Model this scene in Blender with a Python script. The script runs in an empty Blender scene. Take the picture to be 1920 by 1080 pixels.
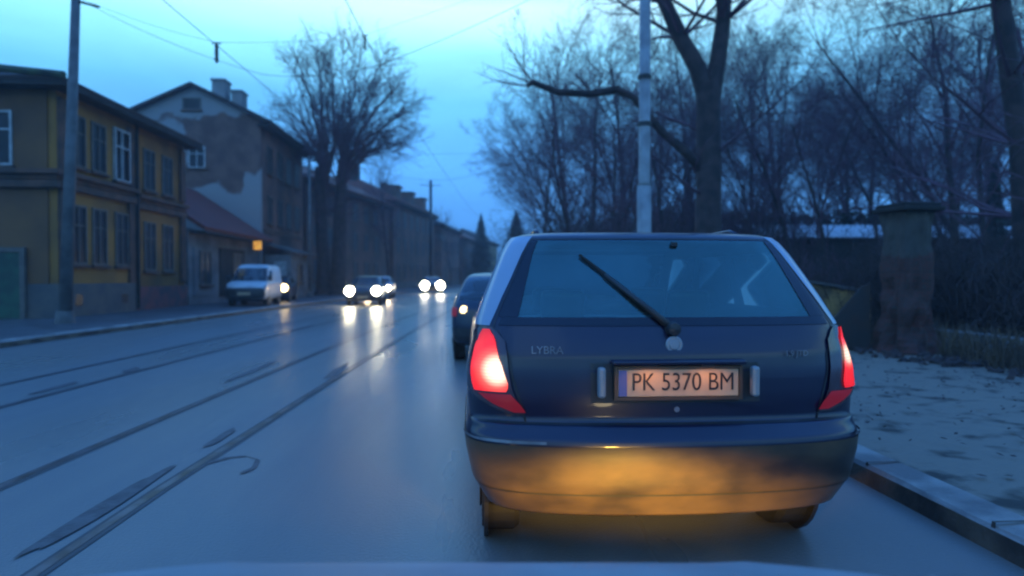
import bpy, bmesh, math, random
from mathutils import Vector, Matrix, noise
R = math.radians
S = bpy.context.scene
COL = S.collection
# ---------------------------------------------------------------- camera
CAM_H = 1.35
cam_d = bpy.data.cameras.new('camera'); cam = bpy.data.objects.new('camera', cam_d); COL.objects.link(cam)
cam.location = (0, 0, CAM_H)
cam.rotation_euler = (R(89.0), 0, R(-3.48))
cam_d.sensor_width = 36; cam_d.lens = 21.56
cam_d.clip_start = 0.05; cam_d.clip_end = 3000
cam_d.dof.use_dof = True; cam_d.dof.focus_distance = 2.9; cam_d.dof.aperture_fstop = 1.25
S.camera = cam
# ---------------------------------------------------------------- world: blue dusk sky under thin cloud
W = bpy.data.worlds.new('World'); S.world = W; W.use_nodes = True
nt = W.node_tree; N = nt.nodes; L = nt.links; N.clear()
wo = N.new('ShaderNodeOutputWorld'); bg = N.new('ShaderNodeBackground')
tc = N.new('ShaderNodeTexCoord'); sep = N.new('ShaderNodeSeparateXYZ'); L.new(tc.outputs['Generated'], sep.inputs[0])
rp = N.new('ShaderNodeValToRGB'); L.new(sep.outputs['Z'], rp.inputs[0])
e = rp.color_ramp.elements
e[0].position = 0.0; e[0].color = (.085, .36, .95, 1)
e[1].position = 1.0; e[1].color = (.08, .36, 1.2, 1)
for p_, c_ in ((.08, (.095, .40, 1.05, 1)), (.2, (.13, .50, 1.15, 1)), (.27, (.18, .66, 1.2, 1)), (.34, (.34, .92, 1.3, 1)), (.40, (.68, 1.2, 1.45, 1)), (.46, (.10, .40, 1.2, 1))):
    k = e.new(p_); k.color = c_
mp = N.new('ShaderNodeMapping'); mp.inputs['Scale'].default_value = (1.2, 1.2, 4.5); L.new(tc.outputs['Generated'], mp.inputs[0])
nz = N.new('ShaderNodeTexNoise'); nz.inputs['Scale'].default_value = 1.7; nz.inputs['Detail'].default_value = 4; L.new(mp.outputs[0], nz.inputs['Vector'])
mr = N.new('ShaderNodeMapRange'); mr.inputs[1].default_value = .3; mr.inputs[2].default_value = .7; mr.inputs[3].default_value = .74; mr.inputs[4].default_value = 1.2
L.new(nz.outputs['Fac'], mr.inputs[0])
mx = N.new('ShaderNodeMix'); mx.data_type = 'RGBA'; mx.blend_type = 'MULTIPLY'; mx.inputs[0].default_value = 1
L.new(rp.outputs[0], mx.inputs[6]); L.new(mr.outputs[0], mx.inputs[7])
sky = N.new('ShaderNodeTexSky'); sky.sky_type = 'NISHITA'; sky.sun_disc = False
SUN_EL, SUN_ROT = R(38), R(200)
sky.sun_elevation = SUN_EL; sky.sun_rotation = SUN_ROT
ad = N.new('ShaderNodeMix'); ad.data_type = 'RGBA'; ad.blend_type = 'ADD'; ad.inputs[0].default_value = .001
L.new(mx.outputs[2], ad.inputs[6]); L.new(sky.outputs[0], ad.inputs[7])
L.new(ad.outputs[2], bg.inputs[0]); bg.inputs[1].default_value = 1.0
L.new(bg.outputs[0], wo.inputs[0])
sun_d = bpy.data.lights.new('sun', 'SUN'); sun_d.energy = .05; sun_d.angle = R(25); sun_d.color = (.45, .75, 1)
sun = bpy.data.objects.new('sun', sun_d); COL.objects.link(sun); sun.rotation_euler = (R(50), 0, R(-20))
S.view_settings.view_transform = 'Standard'; S.view_settings.look = 'None'; S.view_settings.gamma = 1
S.view_settings.exposure = 0.4
S.render.engine = 'CYCLES'
try:
    S.cycles.pixel_filter_type = 'BLACKMAN_HARRIS'; S.cycles.filter_width = 2.2
    S.cycles.max_bounces = 6; S.cycles.transparent_max_bounces = 16; S.cycles.caustics_reflective = False; S.cycles.caustics_refractive = False
except Exception: pass

# ---------------------------------------------------------------- materials
def mat(name, col, rough=.7, col2=None, scale=3.0, metal=0, coat=0, bump=0, bscale=None, stretch=None, lo=.4, hi=.6, spec=None, detail=5, rough2=None):
    m = bpy.data.materials.new(name); m.use_nodes = True
    t = m.node_tree; n = t.nodes; l = t.links; b = n['Principled BSDF']
    b.inputs['Base Color'].default_value = (*col, 1); b.inputs['Roughness'].default_value = rough
    b.inputs['Metallic'].default_value = metal; b.inputs['Coat Weight'].default_value = coat; b.inputs['Coat Roughness'].default_value = .05
    if spec is not None: b.inputs['Specular IOR Level'].default_value = spec
    tcn = n.new('ShaderNodeTexCoord'); mpn = n.new('ShaderNodeMapping'); l.new(tcn.outputs['Object'], mpn.inputs[0])
    if stretch: mpn.inputs['Scale'].default_value = stretch
    no = n.new('ShaderNodeTexNoise'); no.inputs['Scale'].default_value = scale; no.inputs['Detail'].default_value = detail; l.new(mpn.outputs[0], no.inputs['Vector'])
    r = n.new('ShaderNodeMapRange'); r.inputs[1].default_value = lo; r.inputs[2].default_value = hi; l.new(no.outputs['Fac'], r.inputs[0])
    c2 = col2 or tuple(c * .75 for c in col)
    x = n.new('ShaderNodeMix'); x.data_type = 'RGBA'; x.inputs[6].default_value = (*col, 1); x.inputs[7].default_value = (*c2, 1)
    l.new(r.outputs[0], x.inputs[0]); l.new(x.outputs[2], b.inputs['Base Color'])
    if rough2 is not None:
        rr = n.new('ShaderNodeMapRange'); rr.inputs[3].default_value = rough; rr.inputs[4].default_value = rough2; l.new(r.outputs[0], rr.inputs[0]); l.new(rr.outputs[0], b.inputs['Roughness'])
    if bump:
        nb = n.new('ShaderNodeTexNoise'); nb.inputs['Scale'].default_value = bscale or scale * 6; nb.inputs['Detail'].default_value = 4; l.new(tcn.outputs['Object'], nb.inputs['Vector'])
        bp = n.new('ShaderNodeBump'); bp.inputs['Strength'].default_value = bump; bp.inputs['Distance'].default_value = .02
        l.new(nb.outputs['Fac'], bp.inputs['Height']); l.new(bp.outputs[0], b.inputs['Normal'])
    return m
def emit(name, col, s):
    m = bpy.data.materials.new(name); m.use_nodes = True; b = m.node_tree.nodes['Principled BSDF']
    b.inputs['Base Color'].default_value = (*col, 1); b.inputs['Emission Color'].default_value = (*col, 1); b.inputs['Emission Strength'].default_value = s
    b.inputs['Roughness'].default_value = .3
    return m
def glass(name, tint=(.75, .85, .9), mixf=.12, ior=1.5, gl=(.9, .95, 1)):
    m = bpy.data.materials.new(name); m.use_nodes = True; t = m.node_tree; n = t.nodes; n.clear()
    o = n.new('ShaderNodeOutputMaterial'); tr = n.new('ShaderNodeBsdfTransparent'); tr.inputs[0].default_value = (*tint, 1)
    g = n.new('ShaderNodeBsdfGlossy'); g.inputs['Roughness'].default_value = .06; g.inputs['Color'].default_value = (*gl, 1)
    d = n.new('ShaderNodeBsdfDiffuse'); d.inputs[0].default_value = (.35, .38, .4, 1)   # road film on the pane
    x = n.new('ShaderNodeMixShader'); x2 = n.new('ShaderNodeMixShader'); f = n.new('ShaderNodeFresnel'); f.inputs[0].default_value = ior
    x2.inputs[0].default_value = mixf
    t.links.new(tr.outputs[0], x2.inputs[1]); t.links.new(d.outputs[0], x2.inputs[2])
    t.links.new(f.outputs[0], x.inputs[0]); t.links.new(x2.outputs[0], x.inputs[1]); t.links.new(g.outputs[0], x.inputs[2]); t.links.new(x.outputs[0], o.inputs[0])
    return m
def brick(name, c1, c2, mortar, scale=1.0, rough=.85, w=.5, h=.25, ms=.02):
    m = mat(name, c1, rough); t = m.node_tree; n = t.nodes; b = n['Principled BSDF']
    br = n.new('ShaderNodeTexBrick'); br.inputs['Color1'].default_value = (*c1, 1); br.inputs['Color2'].default_value = (*c2, 1); br.inputs['Mortar'].default_value = (*mortar, 1)
    br.inputs['Scale'].default_value = scale; br.inputs['Brick Width'].default_value = w; br.inputs['Row Height'].default_value = h; br.inputs['Mortar Size'].default_value = ms
    tcn = n.new('ShaderNodeTexCoord'); s_ = n.new('ShaderNodeSeparateXYZ'); c_ = n.new('ShaderNodeCombineXYZ'); a_ = n.new('ShaderNodeMath')
    t.links.new(tcn.outputs['Object'], s_.inputs[0]); t.links.new(s_.outputs[0], a_.inputs[0]); t.links.new(s_.outputs[1], a_.inputs[1])
    t.links.new(a_.outputs[0], c_.inputs[0]); t.links.new(s_.outputs[2], c_.inputs[1]); t.links.new(c_.outputs[0], br.inputs['Vector'])
    t.links.new(br.outputs['Color'], b.inputs['Base Color'])
    return m

M = {}
M['asphalt'] = mat('wet asphalt', (.2, .2, .185), .25, (.155, .155, .15), .55, bump=.2, bscale=55, stretch=(1.4, .22, 1), lo=.35, hi=.65, rough2=.42)
M['patch'] = mat('broken asphalt', (.06, .05, .052), .5, (.10, .09, .09), 9, bump=.3, bscale=30)
M['groove'] = mat('rail groove', (.055, .053, .056), .5, bump=.2)
M['rail'] = mat('rail steel', (.16, .17, .2), .32, (.09, .08, .08), 4, metal=.9)
M['slush'] = mat('thin slush on dirt', (.2, .165, .125), .75, (.035, .028, .02), 3.4, bump=.9, bscale=7, lo=.54, hi=.68, detail=8)
M['ground'] = mat('winter ground', (.09, .09, .08), .9, (.05, .045, .035), .8, bump=.5)
M['pave'] = mat('wet pavement', (.09, .095, .1), .5, (.06, .062, .066), 1.2, bump=.4, bscale=12)
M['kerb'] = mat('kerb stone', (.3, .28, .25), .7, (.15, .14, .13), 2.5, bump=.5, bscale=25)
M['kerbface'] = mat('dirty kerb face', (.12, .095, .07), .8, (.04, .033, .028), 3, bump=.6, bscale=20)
M['bark'] = mat('dark bark', (.07, .045, .042), .9, (.035, .026, .026), 3, bump=.7, bscale=12)
M['twig'] = mat('twigs', (.14, .07, .095), .9, (.1, .055, .07), 1)
M['dry'] = mat('dry stems', (.13, .085, .05), .9, (.07, .055, .045), 2)
M['needle'] = mat('conifer', (.018, .03, .02), .9, (.01, .018, .014), 3)
M['ochre'] = mat('ochre plaster', (.36, .155, .03), .85, (.14, .075, .03), .5, bump=.3, lo=.42, hi=.68, detail=8)
M['ochre2'] = mat('worn ochre plaster', (.29, .12, .025), .85, (.12, .06, .025), .6, bump=.3, lo=.42, hi=.68, detail=8)
M['endwall'] = mat('grey ochre plaster', (.20, .09, .035), .85, (.11, .055, .03), .5, bump=.3, lo=.42, hi=.65, detail=8)
M['plinth'] = mat('grey plinth', (.13, .11, .095), .85, (.08, .08, .08), 1.5, bump=.4)
M['cornice'] = mat('weathered cornice', (.15, .07, .045), .85, (.07, .045, .035), 2)
M['rooftile'] = brick('old roof tiles', (.06, .035, .03), (.04, .028, .026), (.02, .015, .015), 2.0, .8, .25, .35, .03)
M['redtile'] = brick('red roof tiles', (.3, .055, .035), (.2, .045, .03), (.04, .02, .018), 2.0, .75, .25, .35, .03)
M['browntile'] = brick('brown roof tiles', (.28, .07, .045), (.18, .055, .035), (.04, .02, .018), 2.0, .75, .25, .35, .03)
M['moss'] = mat('mossy ridge', (.07, .1, .05), .9, (.04, .05, .04), 3)
M['white'] = mat('white frame', (.42, .44, .44), .5, (.3, .31, .31), 5)
M['greyframe'] = mat('brown window frame', (.13, .11, .09), .6, (.09, .08, .07), 5)
M['pane'] = mat('dark window glass', (.012, .014, .018), .35, (.02, .022, .03), 2, spec=.3)
M['render'] = mat('pale render', (.3, .29, .28), .85, (.22, .21, .2), .8)
M['street'] = mat('dark street render', (.2, .1, .075), .85, (.1, .06, .05), .7, detail=7)
M['far1'] = mat('grey brown render', (.17, .08, .06), .85, (.09, .055, .045), .5, detail=7)
M['far2'] = mat('dull pink render', (.26, .12, .09), .85, (.1, .08, .07), .5)
M['far3'] = mat('dull green render', (.3, .2, .09), .85, (.14, .14, .09), .5)
M['shopwall'] = mat('pale shop wall', (.2, .2, .2), .8, (.11, .11, .115), 1.0, lo=.42, hi=.62)
M['greendoor'] = mat('green gate', (.02, .085, .05), .6, (.015, .05, .035), 3)
M['dark'] = mat('black plastic', (.02, .02, .022), .5, (.03, .03, .032), 8)
M['rubber'] = mat('tyre rubber', (.016, .016, .017), .85, (.026, .025, .024), 10)
M['steel'] = mat('wheel steel', (.2, .2, .21), .4, (.1, .1, .1), 6, metal=.6)
M['galv'] = mat('painted steel pole', (.3, .31, .31), .5, (.2, .2, .2), 3)
M['galv2'] = mat('weathered grey pole', (.14, .14, .14), .7, (.09, .09, .09), 3)
M['wire'] = mat('wire', (.03, .03, .03), .6)
M['stone'] = mat('stone', (.16, .15, .14), .9, (.09, .085, .08), 3, bump=.8)
M['snowroof'] = mat('snow dusted sheet roof', (.75, .76, .78), .7, (.4, .41, .42), 1.2, stretch=(1, 4, 1), lo=.45, hi=.7)
M['darkwall'] = mat('dark boards', (.03, .028, .025), .9, (.02, .018, .016), 2)
M['limewall'] = mat('limewashed wall', (.6, .34, .12), .85, (.2, .13, .07), 1.6, lo=.4, hi=.6, detail=8, bump=.4)
M['rustmetal'] = mat('dark rusty sheet', (.022, .02, .02), .7, (.035, .02, .016), 3)
# ---------------------------------------------------------------- helpers
class MB:
    def __init__(s): s.v = []; s.f = []
    def quad(s, a, b, c, d):
        n = len(s.v); s.v += [tuple(a), tuple(b), tuple(c), tuple(d)]; s.f.append((n, n+1, n+2, n+3)); return s
    def box(s, x0, x1, y0, y1, z0, z1, mtx=None):
        n = len(s.v); vs = [Vector(p) for p in ((x0,y0,z0),(x1,y0,z0),(x1,y1,z0),(x0,y1,z0),(x0,y0,z1),(x1,y0,z1),(x1,y1,z1),(x0,y1,z1))]
        if mtx: vs = [mtx @ p for p in vs]
        s.v += [tuple(p) for p in vs]
        s.f += [(n,n+3,n+2,n+1),(n+4,n+5,n+6,n+7),(n,n+1,n+5,n+4),(n+1,n+2,n+6,n+5),(n+2,n+3,n+7,n+6),(n+3,n,n+4,n+7)]
        return s
    def tube(s, pts, rad, k=6, cap=True):
        if not hasattr(rad, '__len__'): rad = [rad]*len(pts)
        pts = [Vector(p) for p in pts]; base = len(s.v)
        for i, p in enumerate(pts):
            d = (pts[min(i+1, len(pts)-1)] - pts[max(i-1, 0)])
            if d.length < 1e-9: d = Vector((0,0,1))
            d.normalize()
            a = d.cross(Vector((0.3,0.9,0.1)) if abs(d.z) > .8 else Vector((0,0,1))); a.normalize(); b = d.cross(a)
            for j in range(k):
                t = 2*math.pi*j/k; q = p + (a*math.cos(t)+b*math.sin(t))*rad[i]; s.v.append((q.x,q.y,q.z))
        for i in range(len(pts)-1):
            for j in range(k):
                j2 = (j+1) % k; s.f.append((base+i*k+j, base+i*k+j2, base+(i+1)*k+j2, base+(i+1)*k+j))
        if cap and k > 3:
            s.f.append(tuple(base+j for j in reversed(range(k)))); s.f.append(tuple(base+(len(pts)-1)*k+j for j in range(k)))
        return s
    def lathe(s, prof, c, axis='z', k=24):
        base = len(s.v)
        for (r, h) in prof:
            for j in range(k):
                t = 2*math.pi*j/k
                if axis == 'z': s.v.append((c[0]+r*math.cos(t), c[1]+r*math.sin(t), c[2]+h))
                elif axis == 'x': s.v.append((c[0]+h, c[1]+r*math.cos(t), c[2]+r*math.sin(t)))
                else: s.v.append((c[0]+r*math.cos(t), c[1]+h, c[2]+r*math.sin(t)))
        for i in range(len(prof)-1):
            for j in range(k):
                j2 = (j+1) % k; s.f.append((base+i*k+j, base+i*k+j2, base+(i+1)*k+j2, base+(i+1)*k+j))
        s.f.append(tuple(base+j for j in range(k))); s.f.append(tuple(base+(len(prof)-1)*k+j for j in range(k)))
        return s
    def grid(s, rows):
        base = len(s.v); m = len(rows[0])
        for r in rows: s.v += [tuple(p) for p in r]
        for i in range(len(rows)-1):
            for j in range(m-1): s.f.append((base+i*m+j, base+i*m+j+1, base+(i+1)*m+j+1, base+(i+1)*m+j))
        return s
    def build(s, name, m, parent=None, smooth=False, thick=0, bevel=0):
        me = bpy.data.meshes.new(name); me.from_pydata(s.v, [], s.f); me.update()
        o = bpy.data.objects.new(name, me); COL.objects.link(o)
        for mm in (m if isinstance(m, (list, tuple)) else [m]): me.materials.append(mm)
        if smooth:
            for p in me.polygons: p.use_smooth = True
        if thick:
            md = o.modifiers.new('thick', 'SOLIDIFY'); md.thickness = thick; md.offset = 0
        if bevel:
            md = o.modifiers.new('bevel', 'BEVEL'); md.width = bevel; md.segments = 2; md.limit_method = 'ANGLE'
        if parent: o.parent = parent
        return o
def tag(o, label=None, cat=None, group=None, kind=None):
    if label: o['label'] = label
    if cat: o['category'] = cat
    if group: o['group'] = group
    if kind: o['kind'] = kind
    return o
def thing(name, label, cat, loc=(0,0,0), rz=0, group=None):
    o = bpy.data.objects.new(name, None); COL.objects.link(o); o.location = loc; o.rotation_euler = (0,0,rz); o.empty_display_size = .3
    return tag(o, label, cat, group)
def kids(o): return [c for c in bpy.data.objects if c.parent == o]
def copy_tree(o, parent=None):
    c = o.copy(); COL.objects.link(c)
    if parent: c.parent = parent
    for ch in kids(o): copy_tree(ch, c)
    return c

def cv(y):                                   # the street bends gently to the right
    t = max(0, y-4); return .03*t + .0008*t*t
def strip(xa, xb, za, zb, y0, y1, step=1.5):
    rows = []; y = y0
    while y <= y1+1e-6:
        rows.append([(xa+cv(y), y, za), (xb+cv(y), y, zb)]); y += step
    return rows

# ================================================================ SETTING
gm = MB().quad((-900,-300,-.05),(900,-300,-.05),(900,1500,-.05),(-900,1500,-.05))
tag(gm.build('ground', M['ground']), kind='structure')
KR, KL = 2.53, -9.3
tag(MB().grid(strip(KL-.02, KR+.02, 0, 0, -15, 240)).build('road', M['asphalt']), kind='structure')
def kerb(x, sgn, name, label):
    rows = []; y = -15
    a = []
    while y <= 240:
        X = x+cv(y); j = .012*noise.noise(Vector((y*.9, x, 0)))
        rows.append([(X+j, y, -.02), (X+sgn*.012+j, y, .105), (X+sgn*.035+j, y, .125+.01*noise.noise(Vector((y*2.5, 9, x)))), (X+sgn*.25, y, .136), (X+sgn*.26, y, .10)]); y += .5
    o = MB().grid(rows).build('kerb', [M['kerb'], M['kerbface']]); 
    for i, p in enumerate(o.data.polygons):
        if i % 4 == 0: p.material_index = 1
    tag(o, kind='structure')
    jb = MB(); y = -4.0
    while y < 60:
        jb.quad((x+cv(y)+sgn*.012, y-.012, .02), (x+cv(y)+sgn*.012, y+.012, .02), (x+sgn*.03+cv(y), y+.012, .142), (x+sgn*.03+cv(y), y-.012, .142)); jb.quad((x+sgn*.03+cv(y), y-.01, .1425), (x+sgn*.03+cv(y), y+.01, .1425), (x+sgn*.25+cv(y), y+.01, .1425), (x+sgn*.25+cv(y), y-.01, .1425)); y += .98
    tag(jb.build('kerb_joints', M['kerbface']), kind='structure'); return o
kerb(KR, 1, 'kerb', ''); kerb(KL, -1, 'kerb', '')
# right pavement, uneven, with thin slush
rows = []; y = -15
while y <= 200:
    r = []
    for i in range(14):
        x = KR+.25 + i*(4.52/13)
        r.append((x+cv(y), y, .118 + (.03*noise.noise(Vector((x*1.3, y*1.3, 0))) + .012*noise.noise(Vector((x*4, y*4, 3))))*min(1, i/2)))
    rows.append(r); y += .35 if y < 20 else 3
tag(MB().grid(rows).build('pavement', M['slush'], smooth=True), kind='structure')
tag(MB().grid(strip(-14.5, KL-.17, .115, .12, -15, 240)).build('pavement', M['pave']), kind='structure')
# yard ground to the right, rising into a wooded bank
rows = []; y = -15
while y <= 220:
    r = []
    for i in range(24):
        x = KR+4.75 + (i/23)**1.6*110
        r.append((x+cv(y), y, .1 + .25*noise.noise(Vector((x*.3, y*.3, 5))) * min(1, i/3) + .012*(i/23*60)))
    rows.append(r); y += 2.5
tag(MB().grid(rows).build('bank', M['ground'], smooth=True), kind='structure')
# far hill
rows = []
for i in range(60):
    a = R(-60 + 150*i/59); h = 14 + 10*noise.noise(Vector((i*.13, 2, 0))) + 3*noise.noise(Vector((i*.6, 7, 0)))
    rows.append([(math.sin(a)*330, math.cos(a)*330, -1), (math.sin(a)*420, math.cos(a)*420, h*.7), (math.sin(a)*520, math.cos(a)*520, h)])
tag(MB().grid(rows).build('hill', M['darkwall'], smooth=True), kind='structure')

# tram rails
RAILS = [(-2.0, 'tram rail nearest the cars queuing on the right'), (-3.05, 'second tram rail from the cars queuing on the right'), (-5.0, 'third tram rail from the queuing cars, in the far track'), (-6.05, 'tram rail nearest the yellow house')]
for x, lb in RAILS:
    t = thing('tram_rail', lb, 'rail', (x, 0, 0), group='rails of the double tram track')
    def st(xa, xb, z):
        return [[(a[0]-x, a[1], z), (b[0]-x, b[1], z)] for a, b in strip(xa, xb, z, z, -14, 235)]
    MB().grid(st(x-.028, x+.026, .005)).build('rail_head', M['rail'], t)
    MB().grid(st(x+.028, x+.062, .004)).build('groove', M['groove'], t)
    MB().grid(st(x-.05, x-.03, .004)).build('edge_seam', M['groove'], t)
rnd = random.Random(4)
def patch(cx, cy, lx, ly, rz=0, seed=0, z=.008):
    pts = []; n = 22
    for i in range(n):
        a = 2*math.pi*i/n; k = 1 + .45*noise.noise(Vector((math.cos(a)*1.5, math.sin(a)*1.5, seed*3.7)))
        X = math.cos(a)*lx*k; Y = math.sin(a)*ly*k
        pts.append((cx+X*math.cos(rz)-Y*math.sin(rz), cy+X*math.sin(rz)+Y*math.cos(rz), z))
    b = MB(); b.v = pts; b.f = [tuple(range(n))]
    tag(b.build('road_patch', M['patch']), kind='structure')
patch(-2.17, 3.75, .065, .75, 0, 1); patch(-2.13, 5.3, .04, .35, 0, 2); patch(-5.1, 7.8, .06, .5, 0, 3); patch(-4.98, 9.2, .08, .22, .2, 4)
patch(-4.95+.4, 16.5, .12, .9, 0, 5); patch(-3.2, 9, .06, .9, 0, 6); patch(-1.98, 8.9, .06, .8, 0, 7)
# a bent crack beside the rail
ck = MB(); pts = [(-1.93,4.55),(-1.84,4.68),(-1.72,4.72),(-1.6,4.62),(-1.56,4.42),(-1.6,4.3)]
for i in range(len(pts)-1):
    (a,b_),(c,d_) = pts[i], pts[i+1]; ww = .018
    ck.quad((a-ww,b_,.006),(a+ww,b_-ww,.006),(c+ww,d_-ww,.006),(c-ww,d_,.006))
tag(ck.build('road_patch', M['patch']), kind='structure')

# ================================================================ HOUSES
def window(parent, axis, pos, c, z0, z1, w, frame, proud=.05, bars=True, pane=None, sill=True):
    """axis 'x': wall is the plane X=pos facing +X, c is Y centre; axis 'y': wall is Y=pos facing -Y, c is X centre"""
    def bx(b, u0, u1, v0, v1, p0, p1):
        if axis == 'x': b.box(pos+p0, pos+p1, u0, u1, v0, v1)
        else: b.box(u0, u1, pos-p1, pos-p0, v0, v1)
    f = MB(); t = .07
    bx(f, c-w/2, c-w/2+t, z0, z1, .003, proud); bx(f, c+w/2-t, c+w/2, z0, z1, .003, proud)
    bx(f, c-w/2+t, c+w/2-t, z1-t, z1, .003, proud); bx(f, c-w/2+t, c+w/2-t, z0, z0+t, .003, proud)
    if bars:
        bx(f, c-.025, c+.025, z0+t, z1-t, .01, proud-.01)
        zz = z0+(z1-z0)*.66; bx(f, c-w/2+t, c-.025, zz-.025, zz+.025, .01, proud-.012); bx(f, c+.025, c+w/2-t, zz-.025, zz+.025, .01, proud-.012)
    o = f.build('window', frame, parent)
    p = MB(); bx(p, c-w/2+t, c+w/2-t, z0+t, z1-t, .002, .008); p.build('pane', pane or M['pane'], o)
    if sill:
        s_ = MB(); bx(s_, c-w/2-.08, c+w/2+.08, z0-.09, z0-.004, .002, proud+.08); s_.build('sill', M['cornice'], o)
    return o
# --- yellow two storey house
h1 = thing('terraced_house', 'old ochre two storey house with hipped roof behind the left pole', 'house', (0,0,0))
FX = -12.6; Y0, Y1, Y2 = 19.4, 23.6, 27.6
MB().box(FX-9, FX, Y0, Y1-.004, .55, 7.2).build('wall', M['ochre'], h1)
tag(MB().box(FX-9, FX-.03, Y1+.02, Y2, .55, 7.15).build('wall', M['ochre2'], h1), 'duller brownish half of the facade')
# end wall facing the viewer, greyer
tag(MB().box(FX-8.9, FX-.25, Y0-.06, Y0-.004, .55, 7.15).build('end_wall', M['endwall'], h1), 'greyish end wall')
MB().box(FX-9, FX+.08, Y0-.09, Y1, -.05, 1.15).build('plinth', M['plinth'], h1)
tag(MB().box(FX-9, FX+.05, Y1+.004, Y2+.03, -.05, 1.0).build('plinth', mat('reddish plinth', (.24, .07, .06), .85, (.1, .06, .06), 2), h1), 'reddish stained plinth')
c = MB()
for z_, h_, p_ in ((4.05, .22, .16), (4.45, .14, .26), (4.3, .14, .12)):
    c.box(FX, FX+p_, Y0+.0, Y1-.1, z_, z_+h_); c.box(FX-8.9, FX+p_, Y0-.08-p_, Y0-.002-.06, z_, z_+h_)
    c.box(FX-.02, FX+p_-.06, Y1+.1, Y2, z_-.12, z_+h_-.12)
c.build('string_course', M['cornice'], h1)
for y_ in (Y0+.22, Y1-.25, Y2-.3):
    MB().box(FX, FX+.09, y_-.2, y_+.2, 1.16, 4.04).build('pilaster', M['cornice'], h1); MB().box(FX, FX+.09, y_-.2, y_+.2, 4.6, 6.8).build('pilaster', M['cornice'], h1)
for yc_ in (20.35, 21.45, 22.75): window(h1, 'x', FX, yc_, 1.75, 3.65, .8, M['greyframe'])
for yc_ in (24.7, 26.1): window(h1, 'x', FX-.03, yc_, 1.6, 3.5, .85, M['greyframe'])
for yc_ in (20.35, 21.45): window(h1, 'x', FX, yc_, 4.85, 6.5, .8, M['greyframe'])
tag(window(h1, 'x', FX, 22.75, 4.75, 6.6, .95, M['white'], proud=.1), 'window with a fresh white frame')
for yc_ in (24.7, 26.1): window(h1, 'x', FX-.03, yc_, 4.7, 6.3, .85, M['greyframe'])
tag(window(h1, 'y', Y0-.06, FX-1.8, 4.7, 6.35, 1.15, M['white']), 'white framed window in the end wall')
window(h1, 'y', Y0-.06, FX-5.6, 4.6, 6.5, 1.15, M['white'])
dr = MB().box(FX-2.1, FX-1.0, Y0-.16, Y0-.095, .1, 2.1).build('door', M['greendoor'], h1)
MB().box(FX-2.22, FX-2.105, Y0-.2, Y0-.095, .1, 2.25).box(FX-.995, FX-.85, Y0-.2, Y0-.095, .1, 2.25).box(FX-2.1, FX-1.0, Y0-.2, Y0-.095, 2.105, 2.25).build('frame', M['greyframe'], dr)
MB().box(FX+.083, FX+.09, 20.05, 20.4, .45, .8).build('cellar_window', M['pane'], h1); MB().box(FX+.083, FX+.09, 22.6, 22.95, .45, .75).build('cellar_window', M['pane'], h1)
dp = MB().tube([(FX+.14, Y1-.02, 7.0), (FX+.14, Y1-.02, .2)], .06, 8); dp.build('downpipe', M['darkwall'], h1)
# hipped roof
ev = .55; zt = 7.2; rz_ = 8.7
A = (FX+ev, Y0-ev, zt); B = (FX+ev, Y2+ev, zt); Cc = (FX-9-ev, Y2+ev, zt); D = (FX-9-ev, Y0-ev, zt); Rg0 = (FX-4.5, Y0+3.4, rz_); Rg1 = (FX-4.5, Y2+ev, rz_)
rf = MB(); rf.v = [A, B, Cc, D, Rg0, Rg1, tuple((p[0], p[1], p[2]+.12) for p in (A,))[0]]; rf.v = rf.v[:6]
rf.f = [(0,1,5,4), (3,0,4), (2,3,4,5), (1,2,5)]
roof = rf.build('roof', M['rooftile'], h1, thick=.12)
MB().box(FX-9-ev, FX+ev, Y0-ev, Y2+ev, zt-.2, zt-.075).build('eaves', M['darkwall'], h1)
mo = MB(); rr = random.Random(2)
pts = [Vector(A), Vector(Rg0)]
mo.tube([Vector(D)+Vector((0,0,.08))]+[Vector(D).lerp(Vector(A), i/20)+Vector((0, 0, .1+rr.random()*.12)) for i in range(1, 20)]+[Vector(A)+Vector((0,0,.08))], .1, 6)
mo.tube([Vector(A).lerp(Vector(Rg0), i/10)+Vector((0,0,.1)) for i in range(11)], .11, 6)
mo.tube([Vector(Rg0).lerp(Vector(Rg1), i/10)+Vector((0,0,.1)) for i in range(11)], .11, 6)
tag(mo.build('roof_edge', M['moss'], roof), 'mossy roof edge')

# --- low shop with red tiled roof
h2 = thing('low_shop', 'single storey shop with red tiled lean roof between the ochre and the grey house', 'shop')
SX = -12.55
MB().box(SX-4, SX, 27.75, 36.6, -.05, 3.5).build('wall', M['shopwall'], h2)
rf = MB(); rf.v = [(SX+.75, 27.7, 3.5), (SX+.75, 36.7, 3.45), (SX-3.6, 36.7, 6.3), (SX-3.6, 27.7, 6.3)]; rf.f = [(0,1,2,3)]
rf.build('roof', M['redtile'], h2, thick=.16)
MB().box(SX+.1, SX+.74, 27.75, 36.6, 3.3, 3.4).build('eaves', M['darkwall'], h2)
MB().box(SX+.002, SX+.05, 28.2, 30.4, .5, 2.7).build('shutter', M['shopwall'], h2)
tag(MB().box(SX+.002, SX+.06, 31.0, 34.2, .4, 2.8).build('shop_front', M['darkwall'], h2), 'dark shop front')
for y_ in (29.3, 33.2): window(h2, 'x', SX+.06, y_, 1.0, 2.6, 1.2, M['greyframe'])
sg = MB().box(SX+.5, SX+1.0, 34.2, 34.3, 2.82, 3.36).build('lit_sign', [M['dark']], None)
tag(sg, 'small orange lit sign box hanging at the end of the red roof', 'sign')
MB().box(SX+.54, SX+.96, 34.186, 34.198, 2.86, 3.32).build('sign_face', emit('amber sign', (.9, .42, .06), .75), sg)
ch = MB()
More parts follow.
